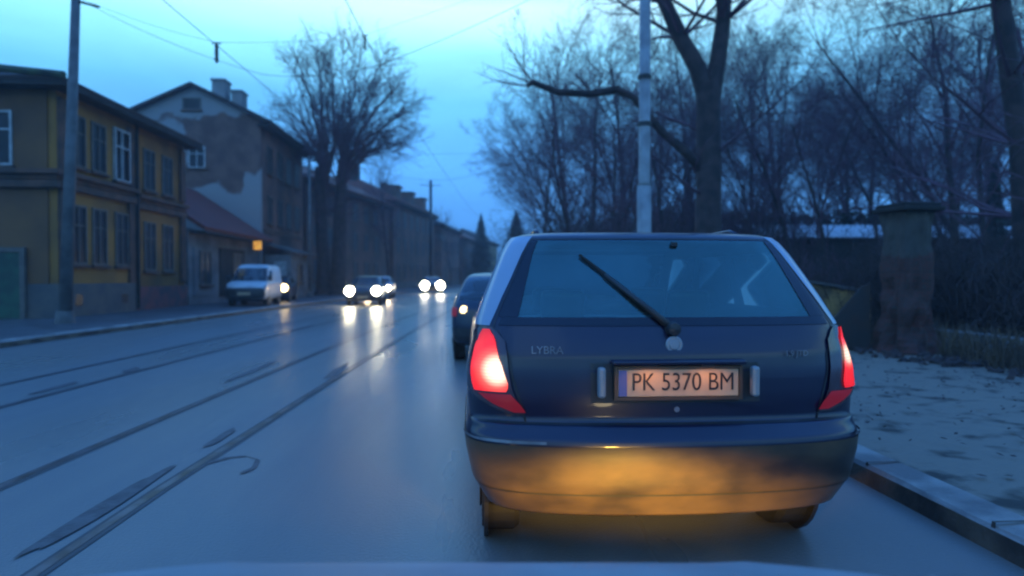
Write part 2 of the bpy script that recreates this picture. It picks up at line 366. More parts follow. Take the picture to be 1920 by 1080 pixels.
for r_ in range(4):
    for q_ in range(3):
        if (r_*3+q_) % 4 != 1: ch.box(SX+.57+q_*.13, SX+.66+q_*.13, 34.178, 34.184, 2.9+r_*.105, 2.95+r_*.105)
ch.build('lettering', M['rustmetal'], sg)

# --- tall grey house, gable toward the viewer
h3 = thing('gabled_house', 'tall grey brown house with peeling gable wall and chimneys', 'house')
GX, GY0, GY1 = -12.5, 36.8, 45.6
def gable_mat():
    m = mat('peeling gable render', (.17, .095, .075), .88, (.11, .06, .05), 1.2, bump=.4); t = m.node_tree; n = t.nodes; l = t.links; b = n['Principled BSDF']
    old = b.inputs['Base Color'].links[0].from_socket
    tcn = n.new('ShaderNodeTexCoord'); s_ = n.new('ShaderNodeSeparateXYZ'); l.new(tcn.outputs['Object'], s_.inputs[0])
    nn = n.new('ShaderNodeTexNoise'); nn.inputs['Scale'].default_value = .75; nn.inputs['Detail'].default_value = 5; l.new(tcn.outputs['Object'], nn.inputs['Vector'])
    def M_(op, a, b_=None):
        q = n.new('ShaderNodeMath'); q.operation = op
        for i_, v in enumerate((a, b_)):
            if v is None: continue
            if isinstance(v, (int, float)): q.inputs[i_].default_value = v
            else: l.new(v, q.inputs[i_])
        return q.outputs[0]
    def step(v, lo_, hi_):
        q = n.new('ShaderNodeMapRange'); q.inputs[1].default_value = lo_; q.inputs[2].default_value = hi_; l.new(v, q.inputs[0]); return q.outputs[0]
    wob = M_('MULTIPLY', M_('SUBTRACT', nn.outputs['Fac'], .5), 2.4)
    zz = M_('ADD', s_.outputs[2], wob)
    low = M_('SUBTRACT', 1, step(zz, 6.55, 6.75)); high = step(M_('ADD', zz, M_('MULTIPLY', M_('ADD', s_.outputs[0], 16.3), -.12)), 10.65, 10.85)
    xx = M_('ADD', s_.outputs[0], M_('MULTIPLY', wob, .5))
    left = M_('SUBTRACT', 1, step(M_('ADD', xx, M_('MULTIPLY', s_.outputs[2], .0)), -16.9, -16.75)); left = M_('MULTIPLY', left, M_('SUBTRACT', 1, step(zz, 10.2, 10.5)))
    right = step(xx, -13.45, -13.35); right = M_('MULTIPLY', right, M_('SUBTRACT', 1, step(zz, 7.4, 7.6)))
    f = M_('MAXIMUM', M_('MAXIMUM', low, high), M_('MAXIMUM', left, right))
    x = n.new('ShaderNodeMix'); x.data_type = 'RGBA'; l.new(f, x.inputs[0]); l.new(old, x.inputs[6]); x.inputs[7].default_value = (.27, .27, .27, 1)
    l.new(x.outputs[2], b.inputs['Base Color']); return m
g = MB(); pr = [(-20, 0), (-12.5, 0), (-12.5, 10.6), (-16.3, 12.4), (-20, 10.8)]
g.v = [(x, GY0, z) for x, z in pr] + [(x, GY0+.3, z) for x, z in pr]; g.f = [(0,1,2,3,4), (9,8,7,6,5)] + [(i, (i+5), ((i+1)%5)+5, (i+1)%5) for i in range(5)]
tag(g.build('gable_wall', gable_mat(), h3), 'gable wall with pale render peeled off in the middle')
MB().box(-20, GX-.002, GY0+.304, GY1, 0, 10.5).build('wall', M['street'], h3)
rf = MB(); rf.v = [(GX+.7, GY0-.35, 10.35), (GX+.7, GY1+.5, 10.35), (-16.3, GY1+.5, 12.5), (-16.3, GY0-.35, 12.5), (-20.6, GY0-.35, 10.5), (-20.6, GY1+.5, 10.5)]
rf.f = [(0,1,2,3), (3,2,5,4)]
roof = rf.build('roof', M['rooftile'], h3, thick=.2)
for cx_, w_, zt_ in ((-15.15, .75, 13.0), (-14.1, .6, 12.35)):
    ch = MB().box(cx_-w_/2, cx_+w_/2, GY0+.7, GY0+1.6, 11, zt_).box(cx_-w_/2-.06, cx_+w_/2+.06, GY0+.64, GY0+1.66, zt_, zt_+.12).build('chimney', M['render'], roof)
MB().box(GX-.1, GX+.62, GY0-.3, GY1+.4, 10.15, 10.25).build('eaves', M['darkwall'], h3)
tag(window(h3, 'y', GY0, -16.35, 11.05, 11.75, 1.05, M['greyframe'], bars=False), 'small attic window')
tag(window(h3, 'y', GY0, -16.1, 7.7, 8.95, .95, M['white']), 'white framed window in the gable')
for z_ in (4.6, 7.6):
    for y_ in (38.4, 40.3, 42.2, 44.1): window(h3, 'x', GX, y_, z_, z_+1.7, .95, M['greyframe'])
MB().box(GX, GX+.06, GY0+.35, GY1, 4.0, 4.25).build('string_course', M['cornice'], h3)
# kiosk in front of it
k1 = thing('street_kiosk', 'small pale kiosk with sloping canopy in front of the grey gabled house', 'kiosk')
MB().box(GX+.05, -10.9, 37.3, 41.0, .1, 2.7).build('wall', M['shopwall'], k1)
rf = MB(); rf.v = [(GX+.05, 37.0, 3.35), (-10.4, 37.0, 2.8), (-10.4, 41.3, 2.8), (GX+.05, 41.3, 3.35)]; rf.f = [(0,1,2,3)]; rf.build('canopy', M['plinth'], k1, thick=.1)
MB().box(-11.9, -11.2, 37.24, 37.298, .15, 2.3).build('door', M['white'], k1)
window(k1, 'x', -10.9, 39, 1.0, 2.2, 1.3, M['greyframe'])

# --- long block C and further houses on the left, following the bend
def block(name, label, cat, y0, y1, x0, x1, zt_, zr, wallm, roofm, floors, dorm=0, depth=9, winstep=2.6, chim=()):
    t = thing(name, label, cat, (x0, y0, 0), -math.atan2(x1-x0, y1-y0)); ln = math.hypot(y1-y0, x1-x0)
    MB().box(-depth, 0, 0, ln, 0, zt_).build('wall', wallm, t)
    r_ = MB(); r_.v = [(.6,-.4,zt_), (.6,ln+.4,zt_), (-depth*.5, ln-1.5, zr), (-depth*.5, 2.0, zr), (-depth-.5,-.4,zt_), (-depth-.5,ln+.4,zt_)]; r_.f = [(0,1,2,3),(3,2,5,4),(4,0,3),(1,5,2)]
    rf_ = r_.build('roof', roofm, t, thick=.18)
    MB().box(0.002, .5, -.3, ln+.3, zt_-.35, zt_-.1).build('eaves', M['darkwall'], t)
    for (cy_, ch_) in chim: MB().box(-depth*.5-.4, -depth*.5+.4, cy_-.4, cy_+.4, zr-1, zr+ch_).build('chimney', M['darkwall'], rf_)
    for d_ in range(dorm):
        yy = ln*(d_+.6)/(dorm+.2); q = MB().box(-2.0, -.4, yy-.8, yy+.8, zt_+.3, zt_+1.9); q.box(-2.1, -.2, yy-.95, yy+.95, zt_+1.9, zt_+2.05)
        q.build('dormer', M['far2'], rf_)
    fh = (zt_-1.0)/floors; n_ = int((ln-1)/winstep)
    for fl in range(floors):
        for i in range(n_): window(t, 'x', 0, 1.2+i*winstep+.4, .9+fl*fh+.3, .9+fl*fh+.3+min(1.7, fh*.6), 1.0, M['greyframe'], sill=False, bars=False)
    MB().box(0, .05, .1, ln-.1, .0, .85).build('plinth', M['plinth'], t)
    return t
block('apartment_house', 'long dark three storey house behind the twin trunk tree', 'house', 48, 66, -12.9, -9.1, 8.9, 11.6, M['far1'], M['browntile'], 3, 0, 10, chim=((8, 1.2),))
block('apartment_house', 'brown roofed house with dormers behind the black far pole', 'house', 66.6, 84, -8.7, -5.5, 9.6, 12.4, M['far1'], M['browntile'], 3, 3, 10, chim=((2, 1.4),(12,1.)))
block('town_house', 'grey two storey house just beyond the dormer house', 'house', 86, 100, -4.6, -2.5, 8.6, 11.0, M['far2'], M['rooftile'], 2, 0, 9)
block('town_house', 'small brown house second from the far end of the street', 'house', 103, 118, -2.0, 1.0, 8.0, 10.4, M['far1'], M['browntile'], 2, 0, 9)
block('town_house', 'pale greenish house at the far end of the street', 'house', 122, 138, 1.5, 5.0, 8.6, 11.2, M['far3'], M['rooftile'], 2, 0, 9)

# ================================================================ TREES
def branch(mb, rng, p, d, ln, r, lvl, prm):
    n = prm['seg'][lvl]; d = (d + Vector((prm.get('lean', 0), 0, 0))).normalized() if lvl == 1 else d; pts = [p.copy()]; rad = [r]; dirs = [d.copy()]
    for i in range(n):
        j = prm['wander'][lvl]
        d = (d + Vector((rng.gauss(0,j), rng.gauss(0,j), rng.gauss(0,j)+prm['up'][lvl]))).normalized()
        p = p + d*(ln/n); pts.append(p.copy()); rad.append(r*(1-(1-prm['tip'])*(i+1)/n)); dirs.append(d.copy())
    mb[0 if lvl == 0 else 1].tube(pts, rad, (9, 5, 4, 3, 3)[lvl], cap=False)
    if lvl >= prm['max']: return
    k = prm['kids'][lvl]; k = int(k*rng.uniform(.8, 1.2))
    for q in range(k):
        t = prm['start'][lvl] + (1-prm['start'][lvl])*((q+rng.random())/k); f = t*n; i = min(int(f), n-1)
        bp = pts[i].lerp(pts[i+1], f-i); bd = dirs[min(i+1, n)]
        ax = bd.cross(Vector((rng.gauss(0,1), rng.gauss(0,1), rng.gauss(0,1))))
        if ax.length < 1e-4: continue
        ax.normalize(); nd = Matrix.Rotation(R(rng.uniform(*prm['ang'][lvl])), 3, ax) @ bd
        rr_ = max(rad[i]*prm['rr'][lvl], prm['minr'])
        branch(mb, rng, bp, nd.normalized(), ln*prm['lr'][lvl]*(1-.45*t)*rng.uniform(.75,1.2), rr_, lvl+1, prm)
BASE = dict(seg=[9,6,4,3,2], wander=[.05,.09,.10,.10,.1], up=[.02,.07,.05,.04,.03], tip=.25, kids=[13,8,7,6], start=[.3,.2,.15,.1], ang=[(25,60),(25,60),(25,65),(25,65)], rr=[.42,.5,.5,.5], lr=[.55,.55,.55,.55], minr=.0065, max=4)
def tree_proto(name, label, seed, h, r, **kw):
    prm = dict(BASE); prm.update(kw); rng = random.Random(seed); mb = (MB(), MB())
    stems = prm.get('stems', 1)
    t = thing(name, label, 'tree')
    for s_ in range(stems):
        off = Vector((0,0,0)) if stems == 1 else Vector((math.cos(s_*2.4)*prm.get('spread', .5), math.sin(s_*2.4)*prm.get('spread', .5), 0))
        d = Vector((rng.gauss(0,.06), rng.gauss(0,.06), 1)) + off*prm.get('splay', .08)
        branch(mb, rng, off+Vector((0,0,-.3)), d.normalized(), h*rng.uniform(.9,1), r, 0, prm)
    mb[0].build('trunk', M['bark'], t, smooth=True); mb[1].build('crown', M['twig'], t)
    return t
def gz(x, y): return 0
# street tree on the left (twin stem, rounded crown of long ascending limbs)
tl = thing('street_tree', 'tall twin stemmed bare tree with rounded crown on the left pavement', 'tree', (-10.1, 44, .1))
mb = (MB(), MB()); rng = random.Random(11); tl.scale = (1, 1, 1)
P2 = dict(BASE, wander=[.03,.07,.09,.1,.1], up=[0,.03,.03,.02,.0], kids=[9,13,9,7], start=[.45,.2,.12,.1], ang=[(12,30),(25,55),(25,60),(25,65)], lr=[.9,.5,.55,.55], rr=[.5,.5,.5,.5], minr=.006, lean=.0)
for (ox, r0, tilt) in ((-.55, .46, -.03), (.5, .52, .03)):
    mb[0].tube([(ox, 0, -.3), (ox, 0, 2), (ox+tilt*6, 0, 6.5), (ox+tilt*9, 0, 9)], [r0*1.25, r0, r0*.85, r0*.6], 12, cap=False)
    mb[0].tube([(ox, 0, -.3), (ox, 0, .6)], [r0*1.8, r0*1.05], 12, cap=False)
CE = Vector((1.2, 0, 13.2))
for q in range(48):
    el = math.asin(rng.uniform(-.75, 1)); az = q*2.39996; fr_ = rng.uniform(.55, 1)**.5; tgt = CE + Vector((math.cos(az)*math.cos(el)*5.0, math.sin(az)*math.cos(el)*4.4, math.sin(el)*5.1))*fr_
    bx_ = -.45 if tgt.x < CE.x+rng.uniform(-2.5, 1.2) else .55; p0 = Vector((bx_+.2, 0, rng.uniform(7.2, 9.4))); ctl = p0.lerp(tgt, .45); ctl.z = max(ctl.z, p0.z+(tgt.z-p0.z)*.55+.9); ctl.x = p0.x+(tgt.x-p0.x)*.5; ctl.y *= .8
    n_ = 9; pts = []; 
    for k in range(n_+1):
        t = k/n_; pts.append(p0*(1-t)**2+ctl*2*t*(1-t)+tgt*t*t+Vector((rng.gauss(0,.08), rng.gauss(0,.08), rng.gauss(0,.06)))*(1 if k else 0))
    r0_ = .09 if q % 3 else .17
    mb[1].tube(pts, [r0_*(1-.85*k/n_) for k in range(n_+1)], 5, cap=False)
    for k in range(2, n_+1):
        for w_ in range(2 if k < 8 else 3):
            d_ = (pts[k]-pts[k-1]).normalized(); ax = d_.cross(Vector((rng.gauss(0,1), rng.gauss(0,1), rng.gauss(0,1)))).normalized()
            branch(mb, rng, pts[k], Matrix.Rotation(R(rng.uniform(20,60)), 3, ax) @ d_, rng.uniform(1.5, 2.8)*(1-.2*k/n_), .028, 3 if k < 6 and w_ else 2, dict(P2, kids=[0,0,7,6], lr=[.5,.5,.5,.5], wander=[0,0,.1,.12,.1]))
for _ in range(26):      # shoots up the stems
    z_ = rng.uniform(4.5, 9); a_ = rng.uniform(0, 6.28); branch(mb, rng, Vector((rng.choice((-.6,.6)), 0, z_)), Vector((math.cos(a_), math.sin(a_), .6)).normalized(), 2.6, .04, 2, P2)
mb[0].build('trunk', M['bark'], tl, smooth=True); mb[1].build('crown', M['twig'], tl)
# ivy-thick right lower side of the crown: a bushy tree beyond
# forked tree on the right
tf = thing('forked_tree', 'big dark forked tree with a broken sideways limb behind the right pole', 'tree', (6.55, 16.8, .1))
mb = (MB(), MB()); rng = random.Random(5)
mb[0].tube([(0,0,-.3),(0,0,.4),(-.04,0,2),(-.03,0,4),(-.05,0,5.6),(-.06,0,6.6)], [.6,.42,.37,.34,.32,.33], 14, cap=False)
L1 = [(-.1,0,6.2),(-.35,.05,7.1),(-.8,.1,7.9),(-1.25,.15,8.9),(-1.8,.3,10.4),(-2.3,.5,12.3),(-2.6,.7,14.5)]
L2 = [(0,0,6.2),(.2,.0,7.2),(.33,-.05,8.3),(.4,-.05,9.5),(.35,.2,11.5),(.6,.5,13.5),(1.0,.7,15.5)]
mb[0].tube(L1, [.25,.24,.22,.19,.16,.12,.05], 10, cap=False); mb[0].tube(L2, [.27,.23,.2,.19,.16,.12,.05], 10, cap=False)
L3 = [(-.1,0,4.15),(-.7,-.1,4.7),(-1.4,-.15,5.25),(-2.2,-.2,6.15),(-2.7,-.25,6.35),(-3.4,-.3,6.2),(-4.3,-.35,6.22),(-5.0,-.4,6.45),(-5.15,-.4,6.35)]
mb[0].tube(L3, [.16,.14,.12,.11,.12,.1,.1,.08,.05], 8)
for Lq in (L1, L2):
    for i in range(2, len(Lq)):
        for q in range(5):
            a_ = rng.uniform(0, 6.28); branch(mb, rng, Vector(Lq[i]), Vector((math.cos(a_), math.sin(a_), .5)).normalized(), 3.6, .06, 2, BASE)
for i in range(3, 9):
    for q in range(4): branch(mb, rng, Vector(L3[i]), Vector((rng.gauss(0,.5), rng.gauss(0,.5), rng.uniform(-.2,1))).normalized(), 1.5, .02, 3, BASE)
for z_ in (3.4, 4.6, 5.2):
    a_ = rng.uniform(0,6.28); branch(mb, rng, Vector((0,0,z_)), Vector((math.cos(a_), math.sin(a_), .5)).normalized(), 3.2, .05, 2, BASE)
mb[0].build('trunk', M['bark'], tf, smooth=True); mb[1].build('crown', M['twig'], tf)

# wood on the right: five kinds of bare tree, copied; each placed where the photograph shows a trunk or a crown
PR = [tree_proto('bare_tree', '', 21, 15, .22, kids=[17,9,7,6]),
      tree_proto('bare_tree', '', 22, 13, .15, kids=[19,8,7,5], ang=[(20,45),(25,60),(25,65),(25,65)]),
      tree_proto('bare_tree', '', 23, 9, .1, stems=3, spread=.6, splay=.3, kids=[12,7,6,5], start=[.15,.2,.15,.1]),
      tree_proto('bare_tree', '', 24, 16, .18, kids=[21,9,7,5], ang=[(35,70),(25,60),(25,65),(25,65)]),
      tree_proto('bare_tree', '', 25, 14, .14, wander=[.09,.12,.15,.18,.2], kids=[17,9,7,5])]
def px2x(px, y): 
    t = (px-960)/1150; s_, c_ = math.sin(R(3.48)), math.cos(R(3.48)); return y*(s_+t*c_)/(c_-t*s_)
TR = [ # pixel column, Y, kind, scale, label
 (1075, 42, 0, 1.12, 'bare tree at the street end of the wood, tallest crown left of the right pole'),
 (1045, 52, 1, 1.05, 'small bare tree at the left tip of the wood above the estate car roof'),
 (1120, 33, 3, .88, 'bare tree with sideways twigs between the wood tip and the right pole'),
 (1165, 46, 0, 1.2, 'bare tree just left of the right pole'),
 (1030, 70, 4, 1.1, 'farthest bare tree at the left tip of the wood'),
 (1095, 60, 4, 1.35, 'distant bare tree deep behind the tip of the wood'),
 (1240, 38, 3, .95, 'bare tree seen just right of the right pole'),
 (1270, 30, 1, .8, 'slender bare tree between the right pole and the forked tree'),
 (1300, 50, 0, 1.3, 'distant bare tree behind the forked trunk'),
 (1395, 34, 3, .85, 'bare tree just right of the forked tree'),
 (1425, 26, 1, .72, 'thin straight bare tree second right of the forked tree'),
 (1470, 42, 0, 1.05, 'bare tree with wide crown midway between forked tree and gate pillar'),
 (1530, 30, 4, .72, 'crooked bare tree left of the gate pillar'),
 (1560, 22, 1, .62, 'slim leaning bare tree left of the gate pillar'),
 (1610, 38, 3, .95, 'round crowned bare tree rising left above the gate pillar'),
 (1650, 25, 4, .72, 'twisted bare tree directly behind the gate pillar'),
 (1700, 45, 0, 1.0, 'distant bare tree behind the gate pillar cap'),
 (1745, 20, 2, .62, 'three stemmed bare tree right of the gate pillar'),
 (1790, 32, 3, .75, 'bare tree above the pale shed roof'),
 (1835, 24, 4, .8, 'bare tree left of the dark cypress'),
 (1905, 28, 1, .95, 'bare tree right of the dark cypress'),
 (1960, 22, 0, .8, 'bare tree at the right edge of the view'),
 (1345, 60, 4, 1.2, 'deep wood tree seen behind the forked tree on its right'),
 (1500, 62, 3, 1.15, 'deep wood tree between two nearer thin trees'),
 (1585, 58, 0, 1.2, 'deep wood tree above the dark hedge'),
 (1210, 62, 1, 1.5, 'deep wood tree hidden behind the right pole'),
 (1770, 55, 4, 1.1, 'deep wood tree above the shed ridge'),
 (1870, 50, 0, 1.0, 'deep wood tree behind the dark cypress'),

 (1010, 44, 3, .8, 'low bare tree at the very left tip of the wood, next to the sky gap'),
 (1060, 36, 4, .75, 'low dense bare tree over the left end of the car roof'),
 (1140, 28, 2, 1.0, 'multi stemmed bare tree just left of the pole foot'),
 (1180, 36, 1, 1.0, 'upright bare tree touching the right pole on its left'),
 (1225, 26, 2, .95, 'multi stemmed bare tree just right of the pole foot'),
 (1320, 36, 3, 1.05, 'bare tree hugging the left side of the forked trunk'),
 (1370, 44, 4, 1.15, 'bare tree hugging the right side of the forked trunk'),
 (1450, 55, 0, 1.45, 'tall deep wood tree right of the forked tree'),
 (1500, 24, 1, .8, 'slim bare tree over the right shoulder of the estate car'),
 (1630, 48, 3, 1.35, 'tall deep wood tree above the gate pillar'),
 (1680, 30, 4, 1.0, 'tangled bare tree behind the right half of the pillar'),
 (1720, 60, 0, 1.5, 'tallest deep wood tree over the shed'),
 (1810, 42, 1, 1.3, 'tall upright bare tree over the right end of the shed'),
 (1850, 22, 4, .95, 'bare tree whose top reaches the upper frame beside the cypress'),
 (1890, 36, 3, 1.2, 'wide bare tree behind the thick leaning trunk'),
 (1780, 19, 1, .95, 'thin tall bare tree with upper twigs hanging left of the leaning trunk'),
 (1920, 17, 2, 1.1, 'multi stemmed bare tree at the right frame edge'),
]
used = set(); rnd = random.Random(9)
for (px, y, k, sc, lb) in TR:
    o = PR[k] if k not in used else copy_tree(PR[k]); used.add(k)
    z_ = .1
    o.location = (px2x(px, y), y, z_); o.rotation_euler = (rnd.gauss(0,.03), rnd.gauss(0,.03), rnd.uniform(0, 6.28)); o.scale = (sc,)*3
    tag(o, lb, 'tree', 'bare trees of the wood on the right')
# near big trunk leaning at the right edge
tr = thing('bare_tree', 'thick leaning trunk at the upper right edge of the view', 'tree', (11.6, 12.3, .1))
mb = (MB(), MB()); rng = random.Random(8)
LT = [(.2,0,-.3),(.15,0,1),(0,0,2.5),(-.1,0,4),(-.35,0,5.4),(-.6,0,7),(-.8,0,9),(-.9,0,11)]
mb[0].tube(LT, [.34,.26,.23,.21,.19,.17,.13,.07], 10, cap=False)
for i in range(2, 8):
    for q in range(5):
        a_ = rng.uniform(0, 6.28); branch(mb, rng, Vector(LT[i]), Vector((math.cos(a_)-.4, math.sin(a_), .35)).normalized(), 3.8, .045, 2, dict(BASE, up=[0,0,-.01,-.02,-.02], kids=[9,7,6,4]))
mb[0].build('trunk', M['bark'], tr, smooth=True); mb[1].build('crown', M['twig'], tr)

# undergrowth
def shrub_proto(name, label, seed, n, h, m, rad=.8):
    b = MB(); rng = random.Random(seed); q = (b, b)
    for i in range(n):
        a = rng.uniform(0, 6.28); rr_ = rad*math.sqrt(rng.random()); p = Vector((math.cos(a)*rr_, math.sin(a)*rr_, -.1))
        d = Vector((math.cos(a)*.35+rng.gauss(0,.2), math.sin(a)*.35+rng.gauss(0,.2), 1)).normalized()
        branch(q, rng, p, d, h*rng.uniform(.6,1.05), .012, 2, dict(BASE, kids=[0,0,9,4], minr=.005, wander=[0,0,.12,.2,.25], lr=[0,0,.45,.5,.5]))
    o = b.build(name, m); tag(o, label, 'shrub'); return o
sh = shrub_proto('bare_shrub', '', 31, 55, 2.3, M['bark'], 1.2); sh2 = shrub_proto('bare_shrub', '', 32, 45, 1.6, M['twig'], 1.0)
SH = [(8.6,12.2,1,0,'dark bare shrub right behind the gate pillar'),(10.2,12.0,1.05,0,'dark bare shrub one step right of the gate pillar'),(11.8,11.4,1.0,0,'dark bare shrub two steps right of the gate pillar'),(13.2,11.0,1.05,1,'bare shrub near the right edge under the leaning trunk'),
 (9.4,13.8,1.2,0,'taller bare shrub in the second row right of the pillar'),(12.0,13.8,1.2,0,'bare shrub below the pale shed roof on the right'),(14.6,13.5,1.1,0,'bare shrub at the right frame edge, second row'),(7.9,14.5,1.1,1,'bare shrub above the limewashed wall'),(6.2,15.6,1.0,1,'bare shrub left of the limewashed wall'),(8.0,19.0,1.5,0,'large bare shrub left of the pale shed'),
 (6.0,22.0,1.7,0,'large dark shrub at the foot of the wood by the forked tree'),(5.4,27,1.8,0,'large dark shrub right of the pole foot'),(4.8,33,2.1,0,'large dark shrub left of the pole foot'),(7.5,30,2.2,0,'tall shrub in the wood behind the forked tree'),(6.2,42,2.4,0,'tall shrub at the tip of the wood'),(10.2,27,1.9,0,'tall shrub in the wood left of the shed'),(9.2,38,2.4,0,'tall shrub deep in the wood'),(12.6,36,2.2,1,'tall pale shrub deep in the wood'),(6.8,52,2.6,1,'tall pale shrub at the far tip of the wood'),(7.2,24,1.6,1,'pale shrub behind the forked trunk')]
for i, (x, y, sc, k, lb) in enumerate(SH):
    s0 = (sh, sh2)[k]; 
    if s0.get('placed'): s0 = s0.copy(); COL.objects.link(s0)
    else: s0['placed'] = 1
    s0.location = (x, y, .1); s0.scale = (sc,)*3; s0.rotation_euler = (0,0,i*1.7); tag(s0, lb, 'shrub', 'bare shrubs at the edge of the wood')
for o in bpy.data.objects:
    if o.get('placed') is not None: del o['placed']
# dry weeds along the back of the pavement
b = MB(); rng = random.Random(77)
for i in range(2600):
    y = rng.uniform(4.5, 16); x = 6.7 + abs(rng.gauss(0, .55)) + rng.random()*.3 + cv(y)
    if 9.0 < y < 10.6 and x < 7.3: continue
    h = rng.uniform(.15, .6); a = rng.uniform(0, 6.28); l_ = rng.uniform(.05,.35)
    b.tube([(x,y,.08),(x+math.cos(a)*l_*.4,y+math.sin(a)*l_*.4,.08+h*.7),(x+math.cos(a)*l_,y+math.sin(a)*l_,.08+h)], [.008,.006,.003], 3, cap=False)
tag(b.build('dry_weeds', M['dry']), 'dry weeds and grass along the back of the right pavement', 'weeds', kind='stuff')
b = MB(); rng = random.Random(78)
for i in range(9000):
    y = rng.uniform(6, 17); x = 8.0 + rng.random()*8 + cv(y); z = rng.random()*1.25
    if y > 9 and y < 10.5 and x < 7.8: continue
    a = rng.uniform(0, 6.28); l_ = rng.uniform(.2,.7); h = rng.uniform(.2,.8)
    b.tube([(x,y,z),(x+math.cos(a)*l_*.5,y+math.sin(a)*l_*.5,z+h*.8),(x+math.cos(a)*l_,y+math.sin(a)*l_,z+h)], [.009,.008,.004], 3, cap=False)
tag(b.build('brambles', M['bark']), 'tangled dark brambles behind the knee high stone wall', 'brambles', kind='stuff')
b = MB(); rng = random.Random(55)
for i in range(900):
    y = rng.uniform(2.0, 11); x = 2.85+rng.random()**.8*3.9+cv(y); a = rng.uniform(0, 6.28); l_ = rng.uniform(.01, .035); w_ = l_*rng.uniform(.4,.8); z_ = .15
    u = Vector((math.cos(a)*l_, math.sin(a)*l_, rng.uniform(-.006,.012))); v = Vector((-math.sin(a)*w_, math.cos(a)*w_, rng.uniform(-.004,.008))); p = Vector((x,y,z_))
    b.quad(p-u, p-v, p+u, p+v)
tag(b.build('leaf_litter', M['bark']), 'scattered wet dead leaves on the right pavement', 'leaves', kind='stuff')
# rubble
b = MB()
for i in range(260):
    y = rng.uniform(8.0, 11.5) if i < 90 else rng.uniform(4.5, 9); x = (6.3+rng.uniform(-.3,.9) if i < 90 else 7.0+rng.gauss(0,.3)); s_ = rng.uniform(.02,.09)
    mt = Matrix.Translation((x,y,.12)) @ Matrix.Rotation(rng.uniform(0,6), 4, Vector((rng.random(),rng.random(),rng.random())).normalized())
    b.box(-s_,s_,-s_*.7,s_*.7,-s_*.5,s_*.5,mt)
tag(b.build('rubble', M['bark'], bevel=.01), 'stones and broken brick around the foot of the gate pillar', 'rubble', kind='stuff')
# conifers
def conifer(label, x, y, h, r, seed, name='spruce', cat='tree'):
    t = thing(name, label, cat, (x, y, 0)); rng = random.Random(seed)
    MB().tube([(0,0,-.2),(0,0,h*.95)], [.14*h/8,.03], 7).build('trunk', M['bark'], t)
    b = MB()
    for i in range(1500):
        f = rng.random()**.8; z = h*(.06+.93*f); rr_ = r*(1-f)**.85*(.55+.5*rng.random()); a = rng.uniform(0, 6.28); w = .22+.25*(1-f)
        c0 = Vector((math.cos(a)*rr_*.25, math.sin(a)*rr_*.25, z+.15)); c1 = Vector((math.cos(a)*rr_, math.sin(a)*rr_, z-rr_*.25)); sd = Vector((-math.sin(a), math.cos(a), 0))*w*.5
        b.quad(c0-sd*.4, c0+sd*.4, c1+sd, c1-sd)
    b.build('crown', M['needle'], t); return t
conifer('slim dark cypress behind the shrubs near the right edge', px2x(1862, 27), 27, 6.6, 1.1, 1, 'cypress')
conifer('broad dark spruce beside the roof of the estate car, nearest of the far pair', px2x(968, 95), 95, 11.8, 5.0, 2)
conifer('narrow pointed far spruce above the street end', px2x(902, 105), 105, 12.3, 3.6, 3)
# bare bushy trees between far houses
for i, (px, y, sc, lb) in enumerate([(730, 62, .8, 'bare tree over the eaves of the long dark house'), (845, 88, .8, 'bare tree in the gap beyond the dormer house')]):
    o = copy_tree(PR[(0, 1)[i]]); o.location = (px2x(px, y), y, 0); o.scale = (sc,)*3; o.rotation_euler = (0,0,i+1); tag(o, lb, 'tree', 'bare trees among the far houses')

# ================================================================ RIGHT SIDE WALLS
# gate pillar
gp = thing('gate_pillar', 'weathered square gate pillar with slab cap and exposed brick', 'pillar', (7.15, 9.75, 0), R(4))
def pillar_mat():
    m = brick('pillar plaster and brick', (.12, .035, .028), (.06, .025, .02), (.05, .045, .04), 4.5, .9, .5, .22, .03); t = m.node_tree; n = t.nodes; l = t.links; b = n['Principled BSDF']
    old = b.inputs['Base Color'].links[0].from_socket
    tcn = n.new('ShaderNodeTexCoord'); s_ = n.new('ShaderNodeSeparateXYZ'); l.new(tcn.outputs['Object'], s_.inputs[0])
    nn = n.new('ShaderNodeTexNoise'); nn.inputs['Scale'].default_value = 2.6; nn.inputs['Detail'].default_value = 6; l.new(tcn.outputs['Object'], nn.inputs['Vector'])
    a = n.new('ShaderNodeMath'); a.operation = 'MULTIPLY_ADD'; l.new(nn.outputs['Fac'], a.inputs[0]); a.inputs[1].default_value = 2.2; l.new(s_.outputs[2], a.inputs[2])
    r = n.new('ShaderNodeMapRange'); l.new(a.outputs[0], r.inputs[0]); r.inputs[1].default_value = 2.75; r.inputs[2].default_value = 2.9
    n2 = n.new('ShaderNodeTexNoise'); n2.inputs['Scale'].default_value = 5; l.new(tcn.outputs['Object'], n2.inputs['Vector'])
    pc = n.new('ShaderNodeMix'); pc.data_type = 'RGBA'; l.new(n2.outputs['Fac'], pc.inputs[0]); pc.inputs[6].default_value = (.1,.085,.07,1); pc.inputs[7].default_value = (.04,.035,.03,1)
    x = n.new('ShaderNodeMix'); x.data_type = 'RGBA'; l.new(r.outputs[0], x.inputs[0]); l.new(old, x.inputs[6]); l.new(pc.outputs[2], x.inputs[7]); l.new(x.outputs[2], b.inputs['Base Color']); return m
rows = []
